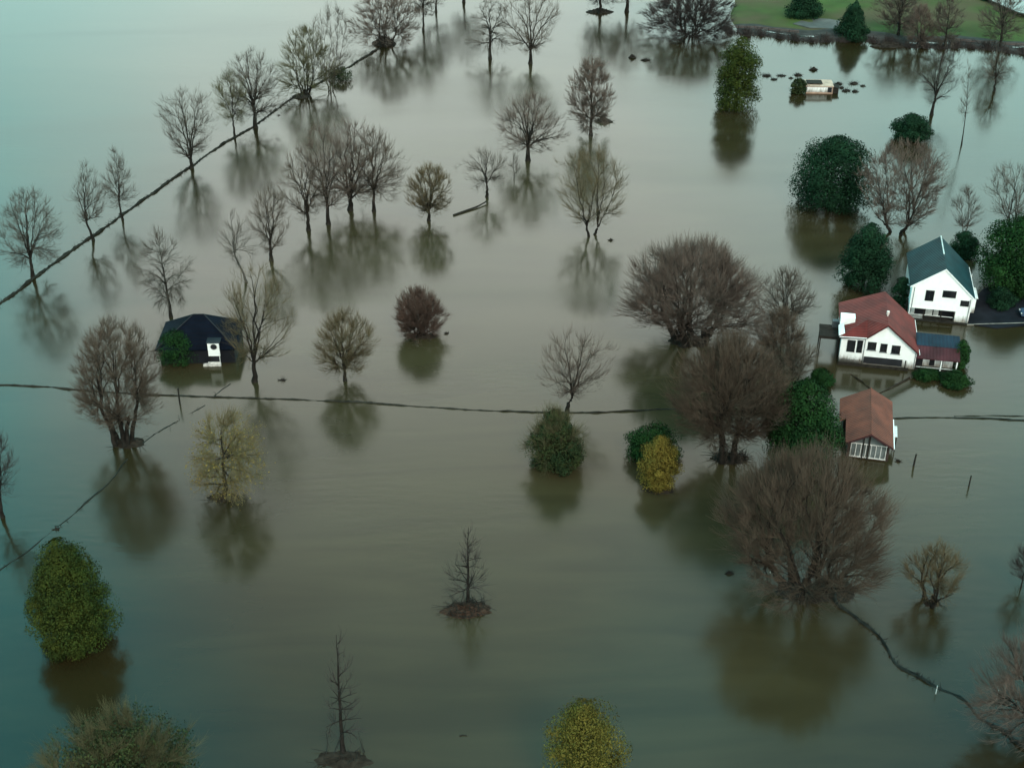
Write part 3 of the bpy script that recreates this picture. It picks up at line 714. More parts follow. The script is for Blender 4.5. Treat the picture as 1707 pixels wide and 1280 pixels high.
bt('bare_tree', 1302, 608, 512, 1262, 1338, 'dark tangled bare tree wedged between two huge willows', 'brown', kind='dome', cb=.1, fork=.25, stems=3, n1=10, n2=50, n3=350, n4=1500, r0=.24)
bt('sapling', 1326, 634, 574, 1308, 1362, 'forked bare sapling beside the small round shrub', 'brown', cb=.2, fork=.22, stems=2, n1=5, n2=20, n3=90, n4=300, r0=.14, group='thin saplings')
bt('willow_tree', 1496, 388, 238, 1440, 1576, 'brown vase-shaped willow next to the big round evergreen', 'pink', cb=.12, fork=.16, stems=3, n1=13, n2=80, n3=600, n4=2700, r0=.45, rt=.02)
bt('bare_tree', 1553, 192, 78, 1536, 1604, 'bare tree leaning into a one-sided fork on open far water', 'dark', cb=.25, fork=.42, n1=7, n2=26, n3=110, n4=320, r0=.3)
bt('bare_tree', 1657, 153, 84, 1636, 1682, 'slight bare tree standing in far water below the bank', 'grey', kind='thin', cb=.3, fork=.5, n1=5, n2=20, n3=90, n4=300, r0=.24)
bt('sapling', 1603, 242, 100, 1592, 1614, 'tall thin pole-like sapling in the far water', 'grey', kind='thin', cb=.4, n1=5, n2=10, n3=30, n4=90, r0=.10, central=True, group='thin saplings')
bt('bare_tree', 1606, 392, 308, 1588, 1628, 'slender pale bare tree rising behind the green roof', 'grey', bark=BARKG, kind='thin', cb=.2, fork=.3, stems=2, n1=5, n2=24, n3=110, n4=380, r0=.16)
bt('bare_tree', 1684, 392, 272, 1638, 1716, 'vase-shaped bare tree behind the wide evergreen at the frame edge', 'grey', cb=.2, fork=.22, stems=2, n1=8, n2=36, n3=180, n4=620, r0=.26)
bt('bare_tree', 1497, 62, -30, 1464, 1530, 'hazy grey poplar on the far bank beside the cone-shaped evergreen', 'grey', kind='round', cb=.1, fork=.5, n1=9, n2=50, n3=350, n4=1500, r0=.36, rt=.02)
bt('bare_tree', 1532, 78, 8, 1510, 1556, 'shorter twiggy poplar at the waterline of the far bank', 'pink', kind='round', cb=.08, fork=.5, stems=3, n1=9, n2=40, n3=260, n4=1000, r0=.2, rt=.02)
bt('bare_tree', 1574, 80, -14, 1552, 1600, 'narrow grey poplar between two others on the far bank', 'grey', kind='thin', cb=.1, n1=10, n2=40, n3=260, n4=900, r0=.2, central=True, rt=.02)
bt('bare_tree', 1667, 82, -34, 1632, 1700, 'tall grey poplar on the far bank, closest to the frame edge', 'grey', kind='thin', cb=.12, fork=.5, n1=9, n2=46, n3=300, n4=1100, r0=.3, rt=.02)
bt('willow_shrub', 1152, 60, -28, 1086, 1214, 'broad dark thicket of bare willow at the end of the far bank', 'dark', kind='dome', cb=.03, fork=.15, stems=8, n1=22, n2=120, n3=900, n4=4200, r0=.4, rt=.026, cat='shrub')
bt('bare_tree', 1000, 24, -90, 968, 1036, 'dark trunk with drift branches at the top of the frame', 'dark', kind='round', cb=.2, fork=.4, n1=7, **FAR, r0=.36)
bt('bare_tree', 1045, 20, -90, 1012, 1084, 'plain dark trunk at the top of the frame beside the one with drift', 'pink', kind='round', cb=.25, fork=.45, n1=7, **FAR, r0=.4)
bt('bare_tree', 1553, 1003, 903, 1516, 1606, 'squat pollarded bare tree alone near the crooked dyke', 'tan', bark=BARK, kind='round', cb=.25, fork=.3, stems=3, n1=9, n2=40, n3=180, n4=650, r0=.36, droop=.2)
bt('bare_tree', 1722, 1240, 1048, 1632, 1800, 'reddish spreading tree cut by the frame edge below the pollard', 'pink', kind='dome', cb=.15, fork=.3, n1=12, n2=70, n3=500, n4=2200, r0=.34)
bt('sapling', 1702, 980, 905, 1684, 1726, 'thin bare sapling cut by the frame edge beside the pollard', 'dark', kind='thin', cb=.2, fork=.3, n1=4, n2=14, n3=50, n4=140, r0=.08, group='thin saplings')

# ------------------------------------------------------------------ evergreens, shrubs and leafy bushes
EG = 'evergreen trees'; SG = 'green shrubs'
leafy('evergreen_tree', 1194, 1268, 187, 65, 'columnar olive-topped evergreen standing in far water', 'olive', 'column', 9000, .42, group=EG, clumps=80, cr=.34)
leafy('evergreen_tree', 1320, 1456, 358, 229, 'big round dark evergreen, lumpy, by the brown willow', 'dark', 'ball', 13000, .42, group=EG, cb=.06, clumps=85, cr=.27)
leafy('evergreen_tree', 1401, 1490, 488, 373, 'pointed dark evergreen between the white house and red roof', 'dark', 'egg', 9000, .38, group=EG, cb=.06, clumps=70, cr=.3)
leafy('evergreen_tree', 1630, 1762, 494, 362, 'wide dark evergreen cut by the frame edge beside the parked car', 'green', 'ball', 13000, .42, group=EG, cb=.05, clumps=80)
leafy('evergreen_tree', 1314, 1369, 36, -8, 'blunt dark evergreen touching the top frame edge on the meadow', 'dark', 'egg', 6000, .5, group=EG, clumps=45)
leafy('evergreen_tree', 1396, 1451, 70, 4, 'neat cone-shaped evergreen at the edge of the meadow', 'dark', 'cone', 7500, .46, group=EG, clumps=60)
leafy('evergreen_tree', 1276, 1400, 800, 634, 'bright green bushy tree against the barn roof', 'green', 'ball', 13000, .36, group=EG, cb=.03, clumps=75)
leafy('leafy_tree', 880, 971, 788, 684, 'olive and green tree just below the thin wall top', 'mixed', 'egg', 9500, .30, clumps=60, bare=1500, tw='olive', group='half-leafy trees')
leafy('leafy_tree', 42, 182, 1096, 907, 'large egg-shaped olive tree near the bottom corner', 'olive', 'egg', 24000, .26, clumps=110, cr=.24, group='half-leafy trees')
leafy('leafy_tree', 84, 310, 1400, 1188, 'broad olive-brown tree cut by the bottom frame edge', 'mixed', 'ball', 9000, .30, clumps=80, bare=4200, tw='olive', group='half-leafy trees')
leafy('leafy_tree', 902, 1042, 1370, 1178, 'yellow-green round tree cut by the bottom frame edge', 'gold', 'ball', 15000, .23, clumps=90, group='half-leafy trees')
leafy('shrub', 1043, 1134, 772, 705, 'dark green shrub tucked behind the yellow bush', 'green', 'ball', 6500, .3, group=SG, clumps=50, cat='shrub')
leafy('yellow_bush', 1064, 1133, 818, 727, 'bright yellow bush standing in front of a dark shrub', 'yellow', 'egg', 9500, .22, clumps=60, cat='bush')
leafy('shrub', 1490, 1551, 238, 191, 'low round dark shrub behind the brown willow', 'dark', 'ball', 5500, .4, group=SG, clumps=45, cat='shrub')
leafy('shrub', 262, 336, 608, 548, 'dark green shrub against the wall of the black cabin', 'green', 'ball', 6000, .28, group=SG, clumps=45, cat='shrub')
leafy('shrub', 1350, 1392, 644, 614, 'small round shrub in front of the dark carport', 'green', 'ball', 3500, .26, group=SG, clumps=28, cat='shrub', trunk=False)
leafy('shrub', 1570, 1618, 647, 617, 'low rounded shrub in front of the porch post', 'green', 'ball', 3500, .26, group=SG, clumps=28, cat='shrub', trunk=False)
leafy('shrub', 1587, 1617, 616, 566, 'upright shrub at the corner of the red-roofed house', 'green', 'column', 3200, .26, group=SG, clumps=28, cat='shrub', trunk=False)
leafy('shrub', 1520, 1572, 634, 616, 'long low hedge below the porch of the red-roofed house', 'green', 'ball', 3000, .24, group=SG, clumps=26, cat='shrub', trunk=False, depth=.45)
leafy('shrub', 1584, 1632, 432, 386, 'near-black shrub behind the green roof', 'dark', 'ball', 4000, .3, group=SG, clumps=34, cat='shrub')
leafy('shrub', 1318, 1346, 158, 132, 'small mossy shrub beside the white shack', 'mixed', 'ball', 2200, .34, group=SG, clumps=20, cat='shrub', trunk=False)
leafy('shrub', 1622, 1664, 9, -14, 'dark shrub on the meadow at the top frame edge', 'dark', 'ball', 2500, .5, group=SG, clumps=20, cat='shrub', trunk=False)
leafy('shrub', 1486, 1518, 516, 462, 'blackish hedge in the gap between the two houses', 'dark', 'ball', 3500, .3, group=SG, clumps=30, cat='shrub', trunk=False)
leafy('shrub', 1648, 1692, 516, 478, 'dark bush beside the parked car', 'dark', 'ball', 3000, .28, group=SG, clumps=26, cat='shrub', trunk=False)
leafy('shrub', 548, 590, 136, 112, 'mossy undergrowth at the foot of the tall pale tree', 'mixed', 'ball', 1000, .36, group=SG, clumps=24, cat='shrub', trunk=False)

# ------------------------------------------------------------------ heaps, drift, posts
def mound(name, px, py, w, d, h, m, label, cat='heap', group=None, sticks=14, spiky=.2, seed=None):
    """A heap of drift or soil: an uneven low dome with broken sticks poking out of it."""
    g = np.random.default_rng(seed or int(px * 3 + py)); c = G(px, py)
    nr, na = 9, 26; V = [(0, 0, h)]; ph = g.uniform(0, 6.28, 4)
    for i in range(1, nr + 1):
        t = i / nr
        for j in range(na):
            a = 2 * math.pi * j / na
            k = 1 + spiky * (.5 * math.sin(2 * a + ph[0]) + .35 * math.sin(5 * a + ph[1]) + .2 * math.sin(9 * a + ph[2])) * t + g.normal() * .06
            V.append((w * t * k * math.cos(a), d * t * k * math.sin(a), h * (1 - t ** 1.6) * (1 + g.normal() * .28) - .12 * (t > .95)))
    Fc = [(0, 1 + j, 1 + (j + 1) % na) for j in range(na)]
    Fc += [(1 + i * na + j, 1 + (i + 1) * na + j, 1 + (i + 1) * na + (j + 1) % na, 1 + i * na + (j + 1) % na) for i in range(nr - 1) for j in range(na)]
    o = empty(name, (c[0], c[1], 0), label, cat, group)
    me = bpy.data.meshes.new('heap'); me.from_pydata(V, [], Fc); me.update(); link('heap', me, m, o)
    if sticks:
        A = np.column_stack([g.uniform(-w, w, sticks) * .75, g.uniform(-d, d, sticks) * .75, np.full(sticks, h * .2)])
        dr = g.normal(size=(sticks, 3)) * [1, 1, .45]; dr[:, 2] = abs(dr[:, 2]); dr /= np.linalg.norm(dr, axis=1)[:, None]
        T = A + dr * ((w * .55 + .25) * g.uniform(.4, 1.3, sticks))[:, None]
        cv, cq = curves_mesh([(bez(A, (A + T) / 2 + g.normal(size=A.shape) * .08, T, 4), np.linspace(.045, .015, 4)[None].repeat(sticks, 0), 4)])
        link('sticks', np_mesh('sticks', cv, cq), WOOD, o)['kind'] = 'stuff'
    return o
HG = 'heaps at the feet of trees'
mound('islet', 778, 1017, 2.7, 1.5, .5, LITTER, 'round islet of reddish leaf litter around a small bare tree', 'islet', sticks=170)
mound('root_heap', 374, 829, 2.0, 1.0, .34, SOIL, 'heap of dark roots under the pale yellow tree', group=HG, sticks=26)
mound('root_heap', 572, 1266, 2.8, 1.3, .14, SOIL, 'dark mound under the thin sapling by the bottom frame edge', group=HG, sticks=24)
mound('drift_heap', 1006, 203, 1.9, .9, .75, WOOD, 'dark drift heap beside the dense reddish tree', group=HG, sticks=26)
mound('drift_heap', 502, 162, 2.2, 1.2, .6, WOOD, 'dark mound under the olive willow clump', group=HG, sticks=26)
mound('drift_heap', 640, 74, 3.2, 1.8, 1.6, WOOD, 'dark brush heap under the reddish willow at the far end of the bank', group=HG, sticks=40)
mound('drift_heap', 1000, 21, 3.6, 1.4, .8, WOOD, 'dark drift branches around a trunk at the top of the frame', group=HG, sticks=34)
mound('root_heap', 215, 738, 2.4, 1.3, .3, SOIL, 'dark root heap under the many-stemmed tree', group=HG, sticks=24)
mound('root_heap', 702, 560, 2.6, 1.1, .2, SOIL, 'low dark root heap under the red willow bush', group=HG, sticks=18)
mound('root_heap', 1342, 988, 3.6, 1.7, .4, WOOD, 'brown root heap under the biggest willow', group=HG, sticks=60)
mound('root_heap', 1392, 980, 2.2, 2.6, .35, WOOD, 'tangle of dark brush at the start of the crooked dyke', group=HG, sticks=50)
mound('root_heap', 1216, 764, 2.6, 1.3, .5, WOOD, 'dark root heap under the red-brown willow', group=HG, sticks=160)
mound('root_heap', 1150, 569, 3.4, 1.8, .5, SOIL, 'dark root heap under the dome-shaped willow', group=HG, sticks=50)
mound('root_heap', 1553, 1005, 1.1, .6, .25, SOIL, 'small root heap under the pollarded tree', group=HG, sticks=16)
mound('root_heap', 1098, 817, 2.0, .9, .22, SOIL, 'dark soil at the foot of the yellow bush', group=HG, sticks=14)
mound('root_heap', 1480, 78, 4.5, 1.2, .9, WOOD, 'dark brush along the bank below the grey poplar', group=HG, sticks=30)
DG = 'drift floating on the water'
for px, py, w, h, lab in ((1054, 97, 1.3, .9, 'dark clump of drift, rounded, in front of the bare thicket'), (1076, 101, 1.7, .4, 'loose tangle of drift branches beside the rounded clump'),
                          (1018, 401, .62, .35, 'small dark clump floating beside the wide vase-shaped tree'), (1215, 956, .72, .4, 'small dark clump floating beside the biggest willow'),
                          (1278, 127, 1.6, .35, 'drift branches next to the columnar evergreen'), (1303, 127, 1.5, .3, 'middle tangle of the drift line by the columnar evergreen'),
                          (1330, 126, 1.5, .4, 'drift branches at the shack end of the drift line'), (1356, 117, 1.5, .7, 'mossy drift tangle just behind the white shack'),
                          (1410, 152, 1.5, .4, 'dark drift clump touching the end of the white shack'), (1424, 140, 1.6, .45, 'largest dark drift clump off the end of the shack'),
                          (1438, 144, 1.0, .25, 'flat drift clump farthest from the white shack'), (1425, 153, 1.1, .4, 'round drift clump nearest the camera off the shack'),
                          (1397, 141, 1.4, .5, 'dark drift clump lying behind the corner of the white shack'), (1403, 147, 1.0, .35, 'drift clump wedged between the shack lean-to and the others'), (1290, 133, 1.1, .3, 'lowest drift tangle beside the columnar evergreen'), (1318, 131, .9, .25, 'small tangle in the drift line, nearest the mossy shrub'),
                          (95, 882, .45, .18, 'scrap of drift caught on the faint weedy bank'), (1497, 769, .5, .3, 'dark clump beside the barn and the short post'),
                          (1678, 1222, .7, .2, 'scrap of drift at the end of the crooked dyke'), (745, 556, .5, .2, 'pale scrap of drift beside the red willow bush'),
                          (470, 634, .9, .1, 'patch of drift beside the trunk near the cabin'), (200, 357, .4, .1, 'scrap of drift against the straight bank'),
                          (268, 160 + 32, .3, .08, 'speck of drift beyond the straight bank')):
    if px == 268: px, py = 464, 193
    mound('drift_clump', px, py, w * .6, w * .3, h * .8, WOOD if w > .5 else SOIL, lab, 'drift', DG, sticks=70 if w > 1 else 24, spiky=.5)
def log(name, pts, r, label, r1=None, m=None):
    P = [G(x, y, z) for x, y, z in pts]; c = P[0]
    mb = MB(); mb.tube([p - np.array([c[0], c[1], 0]) for p in P], r, 8, r1)
    o = mb.build(name, m or WOOD); o.location = (c[0], c[1], 0); return tag(o, label, 'log')
log('fallen_log', ((756, 359, .08), (775, 352, .15), (795, 345, .2), (811, 336, .35)), .2, 'fallen log lying against the small twisted tree', .13)
log('driftwood', ((766, 1226, .02), (772, 1224.5, .05), (779, 1225.5, .03)), .07, 'short piece of driftwood alone near the bottom frame edge', .04)
PG = 'posts sticking out of the flood'
def post(px, py, ty, r, label, lean=.05, cap=None):
    h = height_at(px, py, ty); c = G(px, py)
    mb = MB(); mb.tube([(0, 0, -.5), (lean * .4, .02, h * .5), (lean, .03, h)], r, 8, r * .85)
    o = mb.build('post', cap or WOOD); o.location = (c[0], c[1], 0); return tag(o, label, 'post', PG)
post(300, 674, 647, .12, 'single dark post at the thin wall top near the cabin')
post(1523, 776, 757, .13, 'stout dark post standing off the corner of the barn', .08)
post(1615, 811, 793, .10, 'lone slightly leaning post in open water past the barn', .02)
post(1560, 1156, 1143, .05, 'thin pale stake on the crooked dyke', 0, OFFW)
post(1661, 1165, 1150, .05, 'thin pale stake by the reddish tree at the frame edge', 0, OFFW)
post(1284, 955, 925, .05, 'thin pale stake beside the biggest willow trunk', 0, OFFW)
post(1663, 492, 474, .08, 'white gate post at the dark yard by the car', 0, WHITE2)
post(1676, 506, 484, .1, 'dark gate post in front of the parked car', 0, WOOD)

# ------------------------------------------------------------------ dark yard with a parked car at the frame edge
def yard():
    P = [G(x, y) for x, y in ((1614, 508), (1640, 482), (1690, 470), (1760, 470), (1790, 536), (1720, 543), (1660, 548), (1612, 541))]
    mb = MB(); mb.slab([(p[0], p[1], .16) for p in P], .6)
    tag(mb.build('yard', mat('wet_yard', (.008, .009, .012), .8, .4, .4, .06)), kind='structure')
    a, b = G(1612, 543), G(1790, 538)
    k = MB(); k.poly([(a[0], a[1], -.3), (b[0], b[1], -.3), (b[0], b[1], .22), (a[0], a[1], .22), (a[0] + .02, a[1] + .16, -.3), (b[0], b[1] + .16, -.3), (b[0], b[1] + .16, .22), (a[0] + .02, a[1] + .16, .22)],
                     [(0, 1, 2, 3), (5, 4, 7, 6), (3, 2, 6, 7), (0, 3, 7, 4), (1, 5, 6, 2)])
    tag(k.build('yard_kerb', mat('kerb_stone', (.16, .15, .13), .8, .35, 1)), kind='structure')
yard()
def car():
    c = G(1706, 527, .16)
    o = empty('parked_car', (c[0] + 1.6, c[1], .16), 'blue-grey car parked in the dark yard, cut by the frame edge', 'car', rz=R(-6))
    paint = mat('car_paint', (.035, .060, .10), .3, .1, 1, .5)
    b = MB()
    low = [(-2.1, .32), (-2.12, .62), (-1.95, .82), (-1.0, .94), (1.9, .96), (2.1, .85), (2.12, .4), (2.0, .3)]
    b.prism(low, -.86, .86); b.prism([(-.35, 1.40), (1.25, 1.42), (1.2, 1.47), (-.25, 1.46)], -.68, .68)
    for x0, x1 in ((-1.0, -.33), (1.9, 1.24), (.5, .5)):
        for y in (-.74, .74): b.tube([(x0, y, .94), (x1, y * .92, 1.42)], .05, 5)
    b.build('body', paint, o, .05)
    g = MB(); g.prism([(-.95, .95), (1.84, .97), (1.22, 1.41), (-.36, 1.41)], -.70, .70); g.build('windows', GLASS, o)
    for x in (-1.35, 1.35):
        for y in (-.8, .8):
            w = MB(); w.tube([(x, y - .1, .32), (x, y + .1, .32)], .32, 18); t = w.build('wheel', DARK, o)
            r = MB(); r.tube([(x, y - .115, .32), (x, y + .115, .32)], .19, 14); r.build('rim', mat('rim_metal', (.4, .4, .4), .35, .1, 1, .5, metal=.8), t)
    for y in (-.62, .62):
        h = MB(); h.box((-2.15, y - .18, .60), (-2.02, y + .18, .74)); h.build('headlight', OFFW, o)
car()

# ------------------------------------------------------------------ houses
def window(parent, x0, x1, z0, z1, y=0.0, bars=1, fr=.07, frame_m=None, side=False):
    """Frame proud of the wall with a dark pane set in it."""
    f = MB()
    f.box((x0 - fr, y - .06, z0 - fr), (x1 + fr, y + .02, z0)); f.box((x0 - fr, y - .06, z1), (x1 + fr, y + .02, z1 + fr))
    f.box((x0 - fr, y - .057, z0), (x0, y + .02, z1)); f.box((x1, y - .057, z0), (x1 + fr, y + .02, z1))
    for i in range(bars):
        xm = x0 + (x1 - x0) * (i + 1) / (bars + 1); f.box((xm - .02, y - .045, z0), (xm + .02, y + .02, z1))
    fo = f.build('window', frame_m or WHITE2, parent)
    p = MB(); p.box((x0, y - .025, z0), (x1, y + .015, z1)); p.build('pane', GLASS, fo)
    return fo

def white_house():
    c = G(1512.5, 531)
    o = empty('white_house', (c[0], c[1], 0), 'two-storey white weatherboard house with dark green gabled roof', 'house', rz=R(-11.5))
    Wd, D, zl, zr, za, xa = 8.75, 11.0, 5.6, 4.4, 8.6, 4.25
    w = MB()
    w.prism([(0, 2.0), (Wd, 2.0), (Wd, zr), (xa, za), (0, zl)], 0, D)
    w.box((.15, 1.5, -1), (Wd - .15, D - .15, 2.01)); w.box((6.7, .02, -1), (Wd - .01, 1.51, 2.005))
    w.build('wall', WHITE, o)
    t = MB()
    t.box((-.03, -.07, 1.92), (6.7, .12, 2.12)); t.box((-.05, -.05, 2.12), (.12, .1, zl - .1)); t.box((Wd - .12, -.05, 2.0), (Wd + .05, .1, zr - .1))
    t.build('corner_trim', WHITE2, o)
    green = roof_mat('green_roof', (0.0042, 0.0229, 0.0270), .5, 1)
    sl, sr = (za - zl) / xa, (za - zr) / (Wd - xa); ov = .38
    r = MB()
    r.prism([(xa, za + .03), (xa, za + .23), (-ov, zl - sl * ov + .23), (-ov, zl - sl * ov + .03)], -.12, D + .3)
    r.prism([(xa, za + .03), (Wd + ov, zr - sr * ov + .03), (Wd + ov, zr - sr * ov + .23), (xa, za + .23)], -.118, D + .298)
    ro = r.build('roof', green, o)
    b = MB()
    for x1, z1 in ((-ov, zl - sl * ov), (Wd + ov, zr - sr * ov)):
        b.prism([(xa, za - .02), (x1, z1 - .02), (x1, z1 + .16), (xa, za + .16)][::1 if x1 > 0 else -1], -.20, -.123)
    b.build('barge_board', WHITE2, ro)
    rc = MB(); rc.tube([(xa, 4.8, za + .25), (xa, D + .3, za + .25)], .09, 7); rc.build('ridge_cap', OFFW, ro)
    gt = MB(); gt.box((Wd + ov - .02, 0, zr - sr * ov - .04), (Wd + ov + .12, D, zr - sr * ov + .10)); gt.build('gutter', WHITE2, ro)
    dp = MB()
    dp.tube([(Wd - .25, -.09, zr - .3), (Wd - .25, -.09, .1)], .05, 6); dp.build('downpipe', mat('grey_pipe', (.14, .15, .15), .6, .2, 1), o)
    dp = MB(); dp.tube([(.28, -.09, zl - .25), (.28, -.09, 2.0)], .05, 6); dp.build('downpipe', mat('grey_pipe', (.14, .15, .15), .6, .2, 1), o)
    window(o, 2.05, 3.15, 3.35, 4.95, bars=1, frame_m=DARK); window(o, 4.45, 6.25, 4.15, 5.15, bars=0, frame_m=DARK); window(o, 7.2, 8.3, 2.95, 3.75, bars=1, frame_m=DARK)
    # sunken porch under the upper storey
    p = MB(); p.box((.2, 1.42, .1), (6.68, 1.49, 1.99)); p.build('porch_shade', DARK, o)  # dark panel in the recess: the porch's shade put in as colour
    fl = MB(); fl.box((-.25, -.45, -.6), (Wd + .1, 1.5, .16)); fl.build('porch_floor', WOOD, o)
    for x0, x1, z1 in ((2.6, 3.6, 1.75), (3.8, 4.5, 1.5), (.45, 1.0, 1.2)):
        d = MB(); d.box((x0, 1.36, .17), (x1, 1.41, z1)); d.build('porch_panel', OFFW, o)
    for x in (.1, 2.2, 4.7, 6.55):
        d = MB(); d.box((x - .07, .03, .16), (x + .07, .17, 1.99)); d.build('porch_post', WOOD if x > 1 else WHITE2, o)
    rl = MB(); rl.box((.15, .06, .78), (6.5, .12, .86))
    for i in range(16): rl.box((.3 + i * .12, .07, .16), (.34 + i * .12, .11, .78))
    rl.build('porch_railing', OFFW, o)
    # side extension with a white porch
    e = MB(); e.box((Wd - .02, 3.5, -1), (Wd + 1.15, 6.6, 2.7)); e.build('side_extension', WHITE, o)
    e2 = MB(); e2.slab([(Wd - .05, 3.3, 3.15), (Wd + 1.35, 3.3, 2.72), (Wd + 1.35, 6.8, 2.72), (Wd - .05, 6.8, 3.15)], .1); e2.build('extension_roof', OFFW, o)
    ch = MB(); ch.box((Wd + .6, 8.5, 0), (Wd + .72, 8.62, 4.2)); ch.build('pole', OFFW, o)

def red_house():
    c = G(1397, 603.5)
    o = empty('red_roofed_house', (c[0], c[1], 0), 'white house with brick-red gabled roof and porch extension', 'house', rz=R(-11))
    D, xg, xr, xa, za, ze, zr = 9.7, 3.4, 10.5, 6.0, 6.6, 4.25, 2.75
    red = roof_mat('red_roof', (.098, .0135, .0105), .45, 1)
    w = MB()
    w.prism([(0, -1), (xr, -1), (xr, zr), (xa, za - .02), (0, ze)], 2.55, D)
    w.prism([(xg, -1), (xr - .01, -1), (xr - .01, zr), (xa, za - .03), (xg, ze + .12)], 0, 2.56)
    w.box((0.01, .02, -1), (xg + .01, 2.56, ze - .03))
    w.build('wall', WHITE, o)
    r = MB()
    ov = .3; sr = (za - zr) / (xr - xa); u = .2
    A, B, Cc, M = (-ov, -.3, ze - .1), (xg, -.3, ze + .12), (xa, -.3, za), (xg, 2.6, 5.62)
    Dd, E = (xa, D + .3, za), (-ov, D + .3, ze - .12)
    up = lambda p: (p[0], p[1], p[2] + u)
    tp = [up(p) for p in (A, B, Cc, M, Dd, E)]
    lo = [(p[0], p[1], p[2] - .16) for p in tp]
    r.poly(tp + lo, [(0, 1, 3), (1, 2, 3), (0, 3, 2, 4, 5), (6, 9, 7), (7, 9, 8), (6, 11, 10, 8, 9), (0, 6, 7, 1), (1, 7, 8, 2), (4, 10, 11, 5), (5, 11, 6, 0)])
    r.prism([(xa, za + u - .16), (xr + ov, zr - sr * ov + u - .16), (xr + ov, zr - sr * ov + u), (xa, za + u)], -.3, D + .3)
    ro = r.build('roof', red, o)
    bb = MB(); dk = lambda p: (p[0], -.34, p[2])
    for (x0, z0), (x1, z1) in (((xg, ze + .12), (xa, za)), ((xr + ov, zr - sr * ov), (xa, za)), ((-ov, ze - .1), (xg, ze + .12))):
        bb.poly([(x0, -.36, z0 - .1), (x1, -.36, z1 - .1), (x1, -.36, z1 + .1), (x0, -.36, z0 + .1), (x0, -.303, z0 - .1), (x1, -.303, z1 - .1), (x1, -.303, z1 + .1), (x0, -.303, z0 + .1)],
                [(0, 1, 2, 3), (5, 4, 7, 6), (3, 2, 6, 7), (1, 0, 4, 5), (0, 3, 7, 4), (2, 1, 5, 6)])
    bb.build('barge_board', mat('dark_red_trim', (.035, .014, .016), .7, .2, 1), ro)
    v = MB(); v.tube([(xa, 2.4, za + .1), (xa, 2.4, za + .6)], .09, 7); v.tube([(xa, 2.4, za + .45), (xa, 2.4, za + .58), (xa, 2.4, za + .78), (xa, 2.4, za + .92)], .2, 10, .22)
    v.build('roof_vent', mat('pale_pink_metal', (.6, .5, .46), .5, .1, 1), ro)
    dm = MB(); dm.box((-.25, 2.7, 3.9), (1.75, 4.2, 5.75)); dm.slab([(-.45, -.2, 4.43), (.35, -.1, 4.86), (.2, 2.7, 5.0), (-.45, 2.7, 4.52)], .1)
    dm.build('dormer', WHITE, o)
    for x0, x1, z0, z1 in ((3.75, 4.8, 2.55, 3.65), (5.5, 6.3, 2.4, 3.55), (7.05, 8.1, 2.3, 3.45)): window(o, x0, x1, z0, z1, bars=1, frame_m=DARK)
    window(o, .95, 1.95, 1.9, 3.65, .02, 0, frame_m=DARK); window(o, 2.3, 2.95, 1.9, 3.75, .02, 0, frame_m=DARK)
    dp = MB(); dp.tube([(xr - .15, -.06, zr - .15), (xr - .15, -.06, .1)], .05, 6); dp.build('downpipe', mat('grey_pipe', (.14, .15, .15), .6, .2, 1), o)
    dp = MB(); dp.tube([(xg - .12, -.05, ze - .2), (xg - .12, -.05, .2)], .05, 6); dp.build('downpipe', mat('grey_pipe', (.14, .15, .15), .6, .2, 1), o)
    sl = MB()
    for x0, x1, z0 in ((3.6, 4.95, 2.48), (5.35, 6.45, 2.33), (6.9, 8.25, 2.23)): sl.box((x0, -.14, z0 - .1), (x1, 0, z0 - .02))
    sl.build('sill', mat('grey_pipe', (.14, .15, .15), .6, .2, 1), o)
    gv = MB(); gv.tube([(xr + ov + .03, -.3, zr - sr * ov + .06), (xr + ov + .03, D + .3, zr - sr * ov + .06)], .08, 6); gv.tube([(-.33, -.36, ze + .05), (xg, -.4, ze + .2)], .06, 6); gv.build('gutter', WHITE2, ro)
    po = MB(); po.box((3.42, -.12, .32), (8.7, -.03, 1.35)); po.build('undercroft_shade', DARK, o)  # flat dark sheet on the closed wall, painting the undercroft's shade
    fe = MB(); fe.box((-.1, -.75, -.5), (9.6, -.55, .42))
    for i in range(24): fe.box((-.05 + i * .14, -.7, .4), (.02 + i * .14, -.64, 1.0 + .15 * (i % 5 == 0)))
    for x in (9.0,): fe.box((x, -.75, .4), (x + .16, -.6, 1.6))
    fe.build('terrace_fence', WOOD, o)
    # porch wing
    bl = roof_mat('blue_roof', (0.0048, 0.0144, 0.0276), .5, 0)
    a = MB(); a.box((xr - .01, 1.0, -1), (15.7, 4.2, 2.1)); a.build('wing_wall', WHITE, o)
    wr = MB(); wr.slab([(xr + .02, -.2, 2.0), (16.4, -.2, 2.0), (16.4, 1.75, 2.95), (xr + .02, 1.75, 2.95)], .14); wr.build('wing_roof', roof_mat('red_roof_dark', (0.0425, 0.0110, 0.0140), .45, 0), o)
    wb = MB(); wb.slab([(xr + .02, 1.76, 2.98), (16.5, 1.76, 2.98), (16.5, 4.5, 3.5), (xr + .02, 4.5, 3.5)], .14); wb.build('wing_upper_roof', bl, o)
    for x0, x1, z0, z1 in ((10.6, 11.6, .2, 1.9), (12.5, 13.2, .3, 1.8), (14.0, 14.35, .3, 1.8)):
        d = MB(); d.box((x0, .93, z0), (x1, .985, z1)); d.build('wing_door', DARK, o)
    for x in (13.9, 16.0):
        d = MB(); d.box((x, -.1, -.6), (x + .16, .06, 1.9)); d.build('porch_post', WHITE2, o)
    fl = MB(); fl.box((xr, -.3, -.6), (16.3, 1.0, .15)); fl.build('porch_floor', WOOD, o)
    pr = MB(); pr.box((xr + .1, -.22, .55), (15.9, -.16, .63)); pr.build('porch_rail', OFFW, o)

